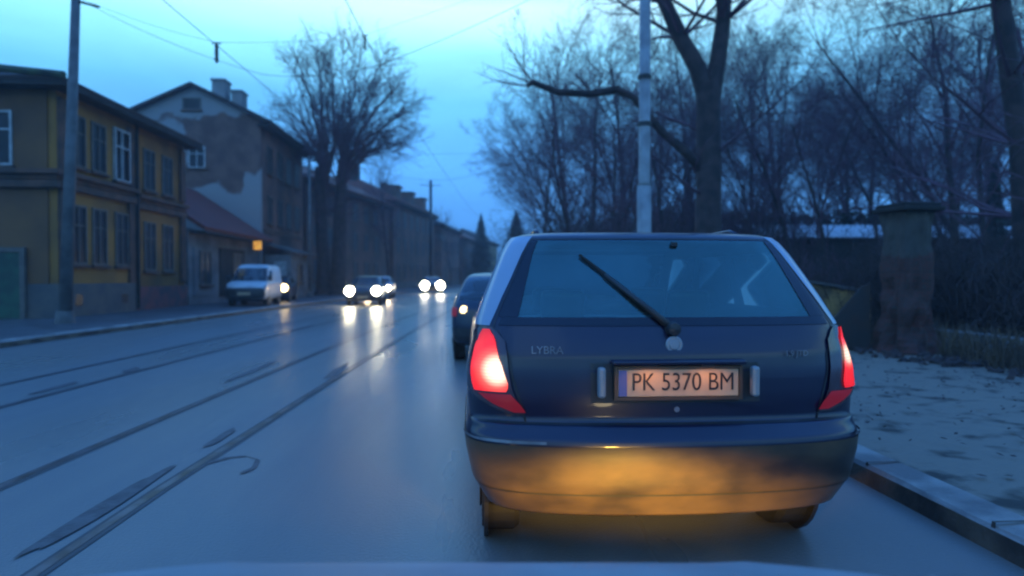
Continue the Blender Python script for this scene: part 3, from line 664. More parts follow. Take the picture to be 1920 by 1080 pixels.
for i in range(26):
    z = -.05 + 2.5*i/25; r = []
    er = .035+.09*max(0, 1-z/1.9)
    for j in range(33):
        a = 2*math.pi*(j % 32)/32; q = max(abs(math.cos(a)), abs(math.sin(a))); rr_ = .265/q
        if q < .74: rr_ *= .97
        rr_ += (.22*max(0, .5-z)/.5) + er*noise.noise(Vector((math.cos(a)*2.2, math.sin(a)*2.2, z*3)))*1.6 + .012*noise.noise(Vector((math.cos(a)*9, math.sin(a)*9, z*9)))
        r.append((math.cos(a)*rr_, math.sin(a)*rr_, z))
    rows.append(r)
MB().grid(rows).build('shaft', pillar_mat(), gp)
MB().box(-.37,.37,-.37,.37,2.42,2.5).box(-.33,.33,-.33,.33,2.5,2.56).build('cap', M['darkwall'], gp, bevel=.02)
# limewashed sloping wall left of the pillar
lw = MB(); lw.v = [(5.2,12.6,0),(7.5,12.6,0),(7.5,12.6,1.0),(5.2,12.6,1.38),(5.2,12.9,0),(7.5,12.9,0),(7.5,12.9,1.0),(5.2,12.9,1.38)]; lw.f = [(0,1,2,3),(7,6,5,4),(1,5,6,2),(3,2,6,7),(0,3,7,4)]
lwt = thing('garden_wall', 'yellowish limewashed low wall with sloping top left of the gate pillar', 'wall', (.95, 0, 0))
lw.build('wall', M['limewall'], lwt)
cp = MB(); cp.v = [(5.15,12.52,1.392),(7.55,12.52,1.004),(7.55,12.52,1.06),(5.15,12.52,1.448),(5.15,12.98,1.392),(7.55,12.98,1.004),(7.55,12.98,1.06),(5.15,12.98,1.448)]; cp.f = [(0,1,2,3),(7,6,5,4),(1,5,6,2),(3,2,6,7),(0,3,7,4),(0,4,5,1)]
cp.build('coping', M['stone'], lwt)
# fallen metal gate leaf leaning against pillar
gl = MB(); gl.v = [(5.55,9.95,.15),(6.55,9.85,.15),(6.55,9.85,1.32),(6.45,9.9,1.22)]; 
gl.v = [(5.65,10.1,.12),(6.62,9.9,.12),(6.62,9.9,1.25),(6.5,9.93,1.2),(5.65,10.13,.12),(6.62,9.93,.12),(6.62,9.93,1.25),(6.5,9.96,1.2)]; gl.f = [(0,1,2,3),(7,6,5,4),(0,3,7,4),(3,2,6,7),(1,5,6,2),(0,4,5,1)]
tag(gl.build('metal_sheet', M['rustmetal']), 'dark metal sheet leaning on the left side of the gate pillar', 'metal sheet')
# pale low stone wall behind the weeds
b = MB(); rng = random.Random(3)
for i in range(46):
    y = 5.0 + i*.13; 
    for k in range(3):
        mt = Matrix.Translation((7.75+rng.uniform(-.06,.06)+k*.02, y, .16+k*.13)) @ Matrix.Rotation(rng.uniform(-.2,.2),4,'Z'); b.box(-.14,.14,-.075,.075,-.06,.06,mt)
tag(b.build('dry_stone_wall', M['stone'], bevel=.015), 'knee high pale stone wall behind the weeds on the right', 'wall')
# shed with snow-dusted roof, hedge behind
sd = thing('long_shed', 'long low shed with pale snow dusted roof behind the gate pillar', 'shed')
MB().box(14.0, 40, 29, 34, -.1, 3.25).build('wall', M['darkwall'], sd)
rows = []
for i in range(180):
    x = 13.6 + i*.15; k = .04*(i % 2); rows.append([(x, 28.5, 3.25+k), (x, 31.5, 4.1+k)])
MB().grid(rows).build('roof', M['snowroof'], sd)
MB().grid([[(13.6,31.5,4.12),(13.6,34.5,3.3)],[(40.4,31.5,4.12),(40.4,34.5,3.3)]]).build('roof', M['rooftile'], sd)
b = MB(); rng = random.Random(12)
for i in range(9000):
    x = rng.uniform(10, 46); y = 37+rng.uniform(-.8,.8); z = rng.uniform(0, 5.3+.35*noise.noise(Vector((x*.5,0,0)))); a = Vector((rng.gauss(0,1),rng.gauss(0,1),rng.gauss(0,1))).normalized()*.25; c_ = Vector((rng.gauss(0,1),rng.gauss(0,1),rng.gauss(0,1))).normalized()*.2
    p = Vector((x,y,z)); b.quad(p-a, p-c_, p+a, p+c_)
tag(b.build('hedge', M['needle']), 'tall dark evergreen hedge behind the pale roofed shed', 'hedge')
# far undergrowth mass of the wood: saplings and scrub nobody could count
b = MB()
for i in range(30000):
    y = 24+rng.random()**1.2*75; x = 4.3+cv(y)*.95+rng.random()**.9*(9 if y < 34 else 42); z = rng.random()**1.35*(2.6+.065*y)
    a = rng.uniform(0,6.28); l_ = rng.uniform(.5,1.7)
    b.tube([(x,y,z),(x+math.cos(a)*l_*.45,y+math.sin(a)*l_*.45,z+l_)], [.016,.006], 3, cap=False)
tag(b.build('undergrowth', M['twig']), 'brown winter undergrowth on the floor of the wood', 'undergrowth', kind='stuff')

# ================================================================ POLES AND WIRES
def pole(label, x, y, h, r0, r1, m, lean=(0,0), step=None, arm=None, bands=(), name='tram_pole'):
    t = thing(name, label, 'pole', (x, y, .1)); lx, ly = lean
    if step:
        MB().tube([(0,0,0),(lx*step/h,ly*step/h,step)], [r0,r0], 16).build('lower_tube', m, t, smooth=True)
        MB().tube([(lx*step/h,ly*step/h,step),(lx*(step+.08)/h,ly*(step+.08)/h,step+.08),(lx,ly,h)], [r0,r1,r1*.9], 16).build('upper_tube', m, t, smooth=True)
    else: MB().tube([(0,0,0),(lx,ly,h)], [r0,r1], 14).build('shaft', m, t, smooth=True)
    MB().tube([(0,0,0),(0,0,.35)], [r0*1.5,r0*1.35], 14).build('base', m, t)
    for zb in bands: MB().tube([(lx*zb/h,ly*zb/h,zb-.04),(lx*zb/h,ly*zb/h,zb+.04)], r1*1.2, 14).build('band', M['dark'], t)
    if arm:
        for (z_, dx_, dz_) in arm: MB().tube([(lx*z_/h,ly*z_/h,z_),(lx*z_/h+dx_,ly*z_/h,z_+dz_)], .035, 7).build('arm', M['dark'], t)
    return t
pole('tall light steel tram pole beside the blue estate car', 3.44, 12.3, 9.5, .142, .115, M['galv'], step=3.1, bands=(4.35, 5.3), lean=(0,0))
pole('weathered leaning tram pole in front of the ochre house', -10.95, 17.1, 9.6, .155, .1, M['galv2'], lean=(.42, 0), arm=[(8.6, .6, -.15)])
pole('thin grey pole in front of the kiosk at the grey gabled house', px2x(581, 40), 40, 9.0, .13, .09, M['galv2'])
pole('black pole with short cross arm before the dormer house', px2x(808, 70), 70, 12.2, .2, .16, M['dark'], arm=[(11.6, -1.2, .1), (11.6, 1.2, .1)])
def wire(label, pts, r=.012, name='overhead_wire', cat='wire', n=14, sag=.15):
    b = MB(); out = []
    for i in range(len(pts)-1):
        a, c_ = Vector(pts[i]), Vector(pts[i+1])
        for k in range(n+1):
            t = k/n; p = a.lerp(c_, t); p.z -= 4*sag*t*(1-t); out.append(p)
    r *= .6
    b.tube(out, r, 5, cap=False); return tag(b.build(name, M['wire']), label, cat, 'overhead tram wires')
wire('contact wire over the far tram track, running up from the top left', [(-5.5+cv(y), y, 5.95) for y in (-8, 17, 40, 62, 85)], .012, sag=.05)
wire('contact wire over the near tram track, entering above the tall tree', [(-2.5+cv(y), y, 5.95) for y in (-8, 17, 40, 62, 85)], .012, sag=.05)
wire('nearest span wire between the leaning pole and the steel pole', [(-10.4, 17.1, 8.7), (-5.4, 16, 6.5), (-2.3, 15, 6.45), (3.44, 12.3, 8.2)], .01)
wire('middle span wire level with the sideways limb', [(-8.3, 40, 8.8), (-3.9, 40, 7.7), (-.6, 39, 7.7), (4.6, 36, 9)], .012)
wire('farthest span wire strung from the grey gabled house', [(-12.4, 37, 10.9), (-4.5, 38.5, 9.0), (5.1, 37, 9.2)], .01)
for (x, y, z, lb) in ((-6.9, 17, 7.35, 'stubby hanging insulator above the grey gabled house'), (-4.2, 24, 10.35, 'stubby hanging insulator against the tall tree crown')):
    t = thing('insulator', lb, 'insulator', (x, y, z), group='hanging wire insulators')
    MB().lathe([(.02,-.25),(.05,-.22),(.05,-.1),(.035,-.08),(.05,-.05),(.05,.1),(.035,.12),(.05,.15),(.05,.22),(.02,.25)], (0,0,0), 'z', 10).build('body', M['dark'], t)
    MB().tube([(-.12,0,.27),(.12,0,.27)], .02, 5).build('clamp', M['dark'], t)
wire('thin cable carrying the two insulators', [(-10.4, 17.1, 8.75), (-6.9, 17, 7.65), (-4.2, 24, 10.65), (4.6, 26, 15)], .008, sag=.1)

# ================================================================ CARS
PLAN = [(0,0),(.12,.002),(.25,.006),(.38,.013),(.5,.024),(.6,.037),(.7,.055),(.78,.076),(.85,.103),(.9,.13),(.94,.163),(.97,.205),(.99,.26),(1.0,.34)]
def interp(tab, t):
    for i in range(len(tab)-1):
        if t <= tab[i+1][0]:
            a, b = tab[i], tab[i+1]; f = (t-a[0])/(b[0]-a[0]) if b[0] > a[0] else 0; return [a[k]+(b[k]-a[k])*f for k in range(1, len(a))]
    return list(tab[-1][1:])
NSIDE = 16
class Body:
    """levels: (z, half width, y of rear centre, y of front centre, corner depth scale)"""
    def __init__(s, lev): s.lev = lev; s.ws = 1.06 if lev is ESTATE else 1.0
    def row(s, z):
        w, yr, yf, cd = interp(s.lev, z); w *= s.ws; half = [(u*w, yr+dy*cd) for u, dy in PLAN]
        ys = yr+.34*cd; ye = yf-.34*cd*1.1
        for i in range(1, NSIDE): 
            t = i/NSIDE; yy = ys+(ye-ys)*t; half.append((w*(1+.012*math.sin(math.pi*t)-(.07*t if z > 1.02 else 0)), yy))
        w *= (.93 if z > 1.02 else 1); half += [(u*w, yf-dy*cd*1.1) for u, dy in reversed(PLAN)]
        return half
    def at(s, k, z, off=0):
        """signed fractional index k along the half loop (negative = left side)"""
        r = s.row(z); a = abs(k); i = min(int(a), len(r)-2); f = a-i; x = r[i][0]+(r[i+1][0]-r[i][0])*f; y = r[i][1]+(r[i+1][1]-r[i][1])*f
        dx = r[i+1][0]-r[i][0]; dy = r[i+1][1]-r[i][1]; l_ = math.hypot(dx, dy) or 1
        nx, ny = dy/l_, -dx/l_
        sg = -1 if k < 0 else 1
        return Vector((sg*(x+nx*off), y+ny*off, z))
def zs(lev, sub=3):
    out = []
    for i in range(len(lev)-1):
        for k in range(sub): out.append(lev[i][0]+(lev[i+1][0]-lev[i][0])*k/sub)
    return out+[lev[-1][0]]
def shell(body, zlist, classify):
    """returns dict name -> MB of the faces of the full loop"""
    n = len(body.row(zlist[0])); out = {}
    rows = []
    for z in zlist:
        r = body.row(z); rows.append([(x, y, z) for x, y in r] + [(-x, y, z) for x, y in reversed(r[1:-1])])
    m = len(rows[0])
    def half(j): return j if j < n-1 else m-1-j
    for i in range(len(zlist)-1):
        for j in range(m):
            key = classify(half(j), (zlist[i]+zlist[i+1])/2, j >= n-1); b = out.setdefault(key, (MB(), {}))
            idx = []
            for (a, c_) in ((i,j),(i,(j+1)%m),(i+1,(j+1)%m),(i+1,j)):
                if (a, c_) not in b[1]: b[1][(a, c_)] = len(b[0].v); b[0].v.append(rows[a][c_])
                idx.append(b[1][(a, c_)])
            b[0].f.append(tuple(idx))
    return {k: v[0] for k, v in out.items()}, rows
def islands(b):
    par = list(range(len(b.v)))
    def find(a):
        while par[a] != a: par[a] = par[par[a]]; a = par[a]
        return a
    for f in b.f:
        for q in f[1:]: par[find(q)] = find(f[0])
    g = {}
    for f in b.f: g.setdefault(find(f[0]), []).append(f)
    out = []
    for fs in g.values():
        m = MB(); ix = {}
        for f in fs:
            for q in f:
                if q not in ix: ix[q] = len(m.v); m.v.append(b.v[q])
            m.f.append(tuple(ix[q] for q in f))
        out.append(m)
    return out
def cap(rows): 
    b = MB(); b.v = list(rows[-1]); n = len(b.v); b.f = []
    h_ = (n)//2
    for j in range(1, h_):   # stitch left and right halves
        a, a2 = j-1, j
        l1, l2 = (n-(j-1)) % n, (n-j) % n
        b.f.append((a, a2, l2, l1) if l1 != a else (a, a2, l2))
    return b
def patchgrid(body, rows_, off, ncol=8):
    """rows_: list of (z, k_in, k_out)"""
    out = []
    for (z, k0, k1) in rows_: out.append([body.at(k0+(k1-k0)*i/ncol, z, off) for i in range(ncol+1)])
    return MB().grid(out)
def smoothrows(rows_, n=4):
    out = []
    for i in range(len(rows_)-1):
        for k in range(n):
            t = k/n; out.append(tuple(rows_[i][q]+(rows_[i+1][q]-rows_[i][q])*t for q in range(3)))
    return out+[rows_[-1]]
def wheel(parent, x, y, r=.31, w=.19):
    sg = 1 if x > 0 else -1
    o = MB().lathe([(r*.62,-w/2),(r*.93,-w/2),(r,-w/2+.03),(r,w/2-.03),(r*.93,w/2),(r*.62,w/2)], (x, y, r), 'x', 28).build('wheel', M['rubber'], parent, smooth=False)
    q = MB().lathe([(r*.6,0),(r*.62,.01),(r*.5,-.01),(r*.2,.02),(r*.1,.03)], (0,0,0), 'x', 20)
    if sg < 0: q.v = [(-a, b_, c_) for a, b_, c_ in q.v]
    q.v = [(a+x+sg*(w/2+.002), b_+y, c_+r) for a, b_, c_ in q.v]
    q.build('rim', M['steel'], o)
    a = MB().lathe([(r+.05,-.02),(r+.05,0.0)], (x+sg*(w/2-.03), y, r+.02), 'x', 28); a.build('wheel_arch', M['dark'], parent)
ESTATE = [(.27,.74,.12,4.40,.9),(.30,.80,.05,4.46,1),(.42,.86,.012,4.5,1),(.55,.885,0,4.5,1),(.615,.892,0,4.5,1),(.635,.893,.006,4.49,1),(.665,.888,.035,4.48,.95),(.69,.884,.06,4.47,.85),(.70,.880,.085,4.46,.8),
 (.80,.884,.08,4.43,.8),(.93,.875,.09,4.25,.8),(1.0,.862,.105,3.55,.8),(1.06,.85,.13,3.35,.78),(1.13,.85,.165,3.2,.75),(1.25,.808,.24,3.0,.72),(1.38,.758,.325,2.78,.7),(1.47,.722,.385,2.6,.7),(1.53,.69,.425,2.45,.7),(1.56,.665,.465,2.35,.65),(1.578,.615,.52,2.25,.6),(1.592,.54,.66,2.0,.5),(1.60,.30,.9,1.7,.3)]
SALOON = [(.28,.74,.12,4.15,.9),(.33,.80,.03,4.2,1),(.42,.84,0,4.22,1),(.6,.855,0,4.22,1),(.75,.855,.03,4.2,.9),(.86,.845,.06,4.05,.8),(.94,.82,.12,3.3,.8),(1.05,.78,.28,3.05,.75),(1.18,.72,.5,2.8,.7),(1.3,.66,.72,2.55,.65),(1.37,.60,.9,2.35,.6),(1.41,.5,1.1,2.1,.5),(1.43,.3,1.3,1.8,.3)]
VAN = [(a, b, c*.9, d*.83, e_) for a, b, c, d, e_ in [(.3,.74,.06,3.9,.7),(.36,.80,.02,3.98,.8),(.5,.83,0,4.0,.8),(.7,.835,0,3.98,.75),(.9,.835,.0,3.85,.7),(1.02,.83,.0,3.45,.7),(1.1,.82,.0,3.15,.65),(1.3,.79,.01,2.95,.6),(1.5,.76,.02,2.72,.55),(1.68,.72,.04,2.48,.5),(1.76,.67,.08,2.35,.5),(1.81,.58,.16,2.2,.45),(1.83,.4,.4,1.9,.3)]]
G_CAR = glass('car glass', (.62, .78, .85), .05)
G_REAR = glass('dirty rear glass', (.6, .98, .85), .06, 2.0, (.45, .95, .9))
NK = 2*len(PLAN)+NSIDE-1   # points in the half loop
def make_car(name, label, cat, lev, paint, loc, rz, group=None, wz=(1.08, 1.52), fw=None, rwin=9.6, lit_head=0, lit_tail=0, detail=False, solid_side=False, bumper_mat=None, headcol=None, tailcol=None):
    t = thing(name, label, cat, loc, rz, group); body = Body(lev); fs = fw or wz
    last = len(PLAN)
    def cl(j, z, neg):
        if wz[0] < z < wz[1]-.0:
            if j < rwin and j < last-4.4: return 'rear_window'
        if fs[0] < z < fs[1]:
            if j > NK-1-(last-4.4)-1: return 'windscreen'
            s0 = last; jj = j-last
            if 0 <= jj < NSIDE-1 and wz[0]+.02 < z < wz[1]-.05:
                if solid_side and jj < NSIDE*.62: return 'body'
                if jj in (5, 10): return 'body'
                return 'side_window'
        return 'body' if z > lev[0][0]-1 else 'body'
    zl = sorted(set([round(z, 4) for z in zs(lev, 3)]+[round(wz[0],4), round(wz[1],4), round(fs[0],4), round(fs[1],4)]))
    parts, rows = shell(body, zl, cl)
    topcap = cap(rows); b = parts['body']
    n0 = len(b.v); b.v += topcap.v; b.f += [tuple(i+n0 for i in f) for f in topcap.f]
    body_o = b.build('body', paint, t, smooth=True)
    me = body_o.data; bm = bmesh.new(); bm.from_mesh(me); bmesh.ops.remove_doubles(bm, verts=bm.verts, dist=.0006); bmesh.ops.recalc_face_normals(bm, faces=bm.faces); bm.to_mesh(me); bm.free()
    for p in me.polygons: p.use_smooth = True
    for k in ('rear_window', 'windscreen', 'side_window'):
        if k in parts:
            for isl in islands(parts[k]): isl.build(k, G_REAR if k == 'rear_window' and detail else G_CAR, t, smooth=True)
    L_ = lev[3][3]
    MB().box(-.66,.66,1.1,L_-.9,.19,.3).build('underside', M['dark'], t)
    for sx in (-1, 1):
        for wy in (.72 if detail else .75, L_-.85): wheel(t, sx*(lev[3][1]-.115), wy)
    # interior: seats, dash, mirror
    for (sx, sy) in ((-.36,2.0),(.36,2.0),(-.38,1.2),(.38,1.2)):
        w_ = .24; sb = MB(); mt = Matrix.Translation((sx, sy, .45)) @ Matrix.Rotation(R(12), 4, 'X')
        sb.box(-w_,w_,-.06,.06,0,.62,mt); st_ = sb.build('seat', M['dark'], t, bevel=.04)
        MB().box(-.13,.13,-.045,.045,.66,.84,mt).build('headrest', M['dark'], st_, bevel=.03)
    MB().box(-.66,.66,min(2.9, L_*.64),min(3.2, L_*.72),.75,1.0).build('dashboard', M['dark'], t)
    return t, body
PAINT = {}
def paint(name, c, rough=.28, dirt=None):
    return mat(name, c, rough, dirt or tuple(min(1, k*1.3+.004) for k in c), 2.2, coat=.35, lo=.45, hi=.75)
P_NAVY = paint('dark blue paint', (.006, .006, .028), .35, (.010, .010, .030))
P_BLACK = paint('black paint', (.008, .012, .03), .3)
P_WHITE = paint('white van paint', (.55, .56, .56), .4, (.4, .4, .4))
P_SILVER = paint('silver paint', (.3, .31, .33), .35)
HEADM = emit('lit headlamp', (1, .9, .6), 75)
HEADM2 = emit('dim headlamp', (1, .75, .38), 14)
def tail_mat(name, cx, cz, s_):
    """lit lens: hot around the bulb, deep red away from it"""
    m = emit(name, (1, .015, .018), 1); t = m.node_tree; n = t.nodes; l = t.links; b = n['Principled BSDF']
    tcn = n.new('ShaderNodeTexCoord'); sp = n.new('ShaderNodeSeparateXYZ'); cb = n.new('ShaderNodeCombineXYZ'); l.new(tcn.outputs['Object'], sp.inputs[0]); l.new(sp.outputs[0], cb.inputs[0]); l.new(sp.outputs[2], cb.inputs[2])
    d = n.new('ShaderNodeVectorMath'); d.operation = 'DISTANCE'; l.new(cb.outputs[0], d.inputs[0]); d.inputs[1].default_value = (cx, 0, cz)
    wv = n.new('ShaderNodeTexWave'); wv.inputs['Scale'].default_value = 22; wv.bands_direction = 'Z'; l.new(tcn.outputs['Object'], wv.inputs['Vector'])
    ra = n.new('ShaderNodeValToRGB'); e_ = ra.color_ramp.elements
    e_[0].position = 0; e_[0].color = (1, .85, .68, 1); e_[1].position = 1; e_[1].color = (.35, .004, .006, 1)
    for p_, c_ in ((.26*s_, (1, .68, .5, 1)), (.42*s_, (1, .12, .09, 1)), (.6*s_, (1, .02, .02, 1)), (.8, (.75, .008, .012, 1))): k_ = e_.new(p_); k_.color = c_
    mu = n.new('ShaderNodeMath'); mu.operation = 'MULTIPLY'; mu.inputs[1].default_value = 5.0; l.new(d.outputs['Value'], mu.inputs[0]); l.new(mu.outputs[0], ra.inputs[0])
    l.new(ra.outputs[0], b.inputs['Emission Color'])
    st = n.new('ShaderNodeMapRange'); st.inputs[1].default_value = .0; st.inputs[2].default_value = .10; st.inputs[3].default_value = 1.9*s_; st.inputs[4].default_value = .8; l.new(d.outputs['Value'], st.inputs[0])
    rb = n.new('ShaderNodeMath'); rb.operation = 'MULTIPLY_ADD'; l.new(wv.outputs['Fac'], rb.inputs[0]); rb.inputs[1].default_value = .25; rb.inputs[2].default_value = .8
    m2 = n.new('ShaderNodeMath'); m2.operation = 'MULTIPLY'; l.new(st.outputs[0], m2.inputs[0]); l.new(rb.outputs[0], m2.inputs[1]); l.new(m2.outputs[0], b.inputs['Emission Strength'])
    return m
TAILL = tail_mat('lit left tail lens', -.80, .93, .95); TAILRR = tail_mat('lit right tail lens', .88, .985, .6)
TAILD = emit('dim red lens', (.45, .01, .02), .13)
CLEARL = mat('smoked lens', (.05, .03, .04), .2, (.08, .05, .06), 5, coat=.5)

# ---- the estate car ahead
EX, EY, ER = .90, 2.60, R(-.2)
ec, eb = make_car('estate_car', 'dark blue estate car braking ahead, rear window wiper raised, number plate lit', 'car', ESTATE, P_NAVY, (EX, EY, 0), ER, wz=(1.13, 1.535), rwin=7.9, detail=True)
# bumper skin, two tone: painted upper step is the body, dusty lower skin
BUMP = mat('dusty bumper', (.085, .055, .03), .45, (.02, .015, .014), 2.6, coat=.2, lo=.38, hi=.66, stretch=(1,1,2), detail=8)
rows_ = smoothrows([(.273,-17,17),(.31,-17,17),(.42,-17,17),(.55,-17,17),(.612,-17,17)], 4)
bo = patchgrid(eb, rows_, .006, 68).build('bumper', BUMP, ec, smooth=True)
patchgrid(eb, smoothrows([(.395,-12.2,12.2),(.402,-12.2,12.2)], 1), .009, 40).build('seam', M['dark'], bo, smooth=True)
TRIM = mat('worn bumper strip', (.2, .2, .22), .3, (.1, .1, .12), 8, metal=.5)
for a, b_ in ((-13.5, -5.2), (9.0, 13.5)):
    patchgrid(eb, [(.622, a, b_), (.634, a, b_)], .012, 24).build('trim_strip', TRIM, bo, smooth=True)
# tailgate seam lines
sm = patchgrid(eb, [(.694,-10.2,10.2),(.702,-10.2,10.2)], .004, 40)
for sg in (-1, 1):
    r_ = [(z, sg*k, sg*(k+.14)) for z, k in ((.70,6.2),(.78,6.4),(.9,7.0),(1.0,7.4),(1.1,9.0),(1.2,8.8),(1.35,8.35),(1.5,8.05),(1.55,8.0))]
    q = patchgrid(eb, smoothrows(r_, 4), .003, 1); n0 = len(sm.v); sm.v += q.v; sm.f += [tuple(i+n0 for i in f) for f in q.f]
q = patchgrid(eb, [(1.54,-9.3,9.3),(1.548,-9.3,9.3)], .003, 40); n0 = len(sm.v); sm.v += q.v; sm.f += [tuple(i+n0 for i in f) for f in q.f]
sm.build('tailgate_seam', M['dark'], ec)
fr = patchgrid(eb, smoothrows([(1.128,-8.6,8.6),(1.165,-8.4,8.4)], 2), .004, 40)
for sg in (-1, 1):
    q = patchgrid(eb, smoothrows([(1.166, sg*7.1, sg*8.75),(1.25, sg*7.1, sg*8.6),(1.38, sg*7.2, sg*8.2),(1.5, sg*7.3, sg*8.0),(1.535, sg*7.3, sg*8.0)], 4), .004, 5); n0 = len(fr.v); fr.v += q.v; fr.f += [tuple(i+n0 for i in f) for f in q.f]
fr.build('glass_border', mat('black glass border', (.008,.009,.02), .25, spec=.5), ec, smooth=True)
# tail lamps
def lamp(sg):
    full = smoothrows([(.735, 6.3, 7.2),(.78, 6.6, 9.2),(.84, 7.0, 12.0),(.92, 7.3, 13.4),(1.0, 7.6, 13.5),(1.06, 7.9, 13.2),(1.10, 8.6, 12.0),(1.12, 9.2, 10.6)], 5)
    o = patchgrid(eb, [(z, sg*a, sg*b_) for z, a, b_ in full], .012, 14).build('tail_lamp', CLEARL, ec, smooth=True)
    q = .0 if sg < 0 else 1.1
    red = smoothrows([(.835, 7.4+q, 10.4+q),(.85, 7.3+q, 10.6+q),(.87, 7.3+q, 10.9+q),(.95, 7.8+q, 11.3+q),(1.03, 8.5+q, 11.2+q),(1.08, 8.9+q, 10.7+q),(1.11, 9.3+q, 10.1+q)], 5)
    patchgrid(eb, [(z, sg*a, sg*b_) for z, a, b_ in red], .019, 12).build('brake_light', TAILL if sg < 0 else TAILRR, o, smooth=True)
    low = smoothrows([(.745, 6.2, 6.9),(.78, 6.5, 8.3),(.825, 7.1, 9.9)], 4)
    patchgrid(eb, [(z, sg*a, sg*b_) for z, a, b_ in low], .018, 10).build('reflector', TAILD, o, smooth=True)
lamp(-1); lamp(1)
P_SKYSHEEN = paint('pillar sky sheen', (.27, .33, .42), .3, (.3, .36, .45))  # lighter tone paints the sky's reflection onto the rear pillars
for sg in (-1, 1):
    patchgrid(eb, smoothrows([(1.125, sg*9.5, sg*14.0),(1.2, sg*9.2, sg*14.0),(1.35, sg*8.7, sg*13.8),(1.5, sg*8.3, sg*13.6),(1.56, sg*8.2, sg*13.5)], 5), .004, 14).build('pillar_sheen', P_SKYSHEEN, ec, smooth=True)
# plate recess and plate
def rear(x, z, off=0):          # point on the rear face at local x
    r = eb.row(z); a = abs(x)
    for i in range(len(r)-1):
        if r[i][0] <= a <= r[i+1][0]:
            f = (a-r[i][0])/(r[i+1][0]-r[i][0]); return Vector((x, r[i][1]+(r[i+1][1]-r[i][1])*f-off, z))
    return Vector((x, r[12][1]-off, z))
rc = MB(); rc.grid([[rear(-.385+.77*i/16, z, .002) for i in range(17)] for z in (.79, .84, .9, .965)]); rc.build('plate_recess', M['dark'], ec, smooth=True)
PLW = .272; PLZ0, PLZ1 = .822, .944; PY = .055
PLATEM = mat('plate white', (.5, .34, .2), .5, (.36, .25, .16), 9, lo=.45, hi=.8)
pl = MB().box(-PLW, PLW, PY, PY+.008, PLZ0, PLZ1).build('number_plate', PLATEM, ec, bevel=.004)
MB().box(-PLW-.016, -PLW-.001, PY-.004, PY+.02, PLZ0-.014, PLZ1+.014).box(PLW+.001, PLW+.016, PY-.004, PY+.02, PLZ0-.014, PLZ1+.014).box(-PLW, PLW, PY-.004, PY+.02, PLZ0-.014, PLZ0-.001).box(-PLW, PLW, PY-.004, PY+.02, PLZ1+.001, PLZ1+.014).build('plate_frame', mat('brown plate holder', (.1,.055,.03), .5), ec)
MB().box(-PLW+.003, -PLW+.04, PY-.0025, PY-.001, PLZ0+.004, PLZ1-.004).build('blue_band', mat('plate blue', (.1,.12,.28), .5), pl)
def text(s_, size, x, y, z, m, parent, name='lettering', wscale=1, rotz=0, ext=.0015):
    cu = bpy.data.curves.new('t', 'FONT'); cu.body = s_; cu.size = size; cu.align_x = 'CENTER'; cu.align_y = 'CENTER'; cu.extrude = ext
    if name == 'lettering' and size > .06: cu.offset = -.0006
    ob = bpy.data.objects.new('t', cu); COL.objects.link(ob); bpy.context.view_layer.update()
    me = bpy.data.meshes.new_from_object(ob.evaluated_get(bpy.context.evaluated_depsgraph_get())); bpy.data.objects.remove(ob)
    mt = Matrix.Translation((x, y, z)) @ Matrix.Rotation(rotz, 4, 'Z') @ Matrix.Rotation(R(90), 4, 'X') @ Matrix.Diagonal((wscale, 1, 1, 1)); me.transform(mt)
    o = bpy.data.objects.new(name, me); COL.objects.link(o); me.materials.clear(); me.materials.append(m); o.parent = parent; return o
INK = mat('plate ink', (.02,.018,.02), .5)
text('PK 5370 BM', .112, .02, PY-.003, (PLZ0+PLZ1)/2+.002, INK, pl, wscale=.82)
HAND = mat('grip metal', (.28,.28,.29), .35, (.3,.3,.3), 6, metal=.2)
for sx in (-1, 1):
    MB().box(sx*.345-.018, sx*.345+.018, .035, .075, .82, .955).build('plate_grip', HAND, ec, bevel=.012)
WL = emit('plate lamp glow', (1, .5, .2), .2)
hb = MB().box(-.3, .3, .03, .09, .965, .985).build('handle_bar', P_NAVY, ec, bevel=.008)
for sx in (-.13, .13):
    MB().box(sx-.03, sx+.03, .045, .07, .958, .9645).build('plate_lamp', M['dark'], ec)
    ld = bpy.data.lights.new('plate light', 'SPOT'); ld.energy = .5; ld.spot_size = R(56); ld.spot_blend = .5; ld.shadow_soft_size = .02; ld.specular_factor = 0; ld.color = (1, .42, .13)
    lo = bpy.data.objects.new('plate_bulb', ld); COL.objects.link(lo); lo.parent = ec; lo.location = (sx, -.05, .95); lo.rotation_euler = (R(58), 0, 0); lo.scale = (4, 1, 1)
# badges, lock
CHR = mat('chrome badge', (.34,.35,.37), .4, (.2,.2,.22), 8, metal=.4)
p0 = rear(0, 1.045, .004); MB().lathe([(.002,-.008),(.02,-.008),(.024,-.004),(.026,-.006),(.036,-.006),(.04,0)], (0, p0.y, p0.z), 'y', 28).build('badge', CHR, ec, smooth=False)
text('LYBRA', .05, -.575, rear(-.575, 1.02, .008).y, 1.02, CHR, ec, 'badge_lettering', 1.0, R(-7))
text('1.9 JTD', .038, .575, rear(.575, 1.0, .012).y, 1.0, CHR, ec, 'badge_lettering', 1.0, R(7))
p0 = rear(0, .76, .002); MB().lathe([(.002,-.004),(.012,-.004),(.013,0)], (0, p0.y, p0.z), 'y', 14).build('lock', CHR, ec)
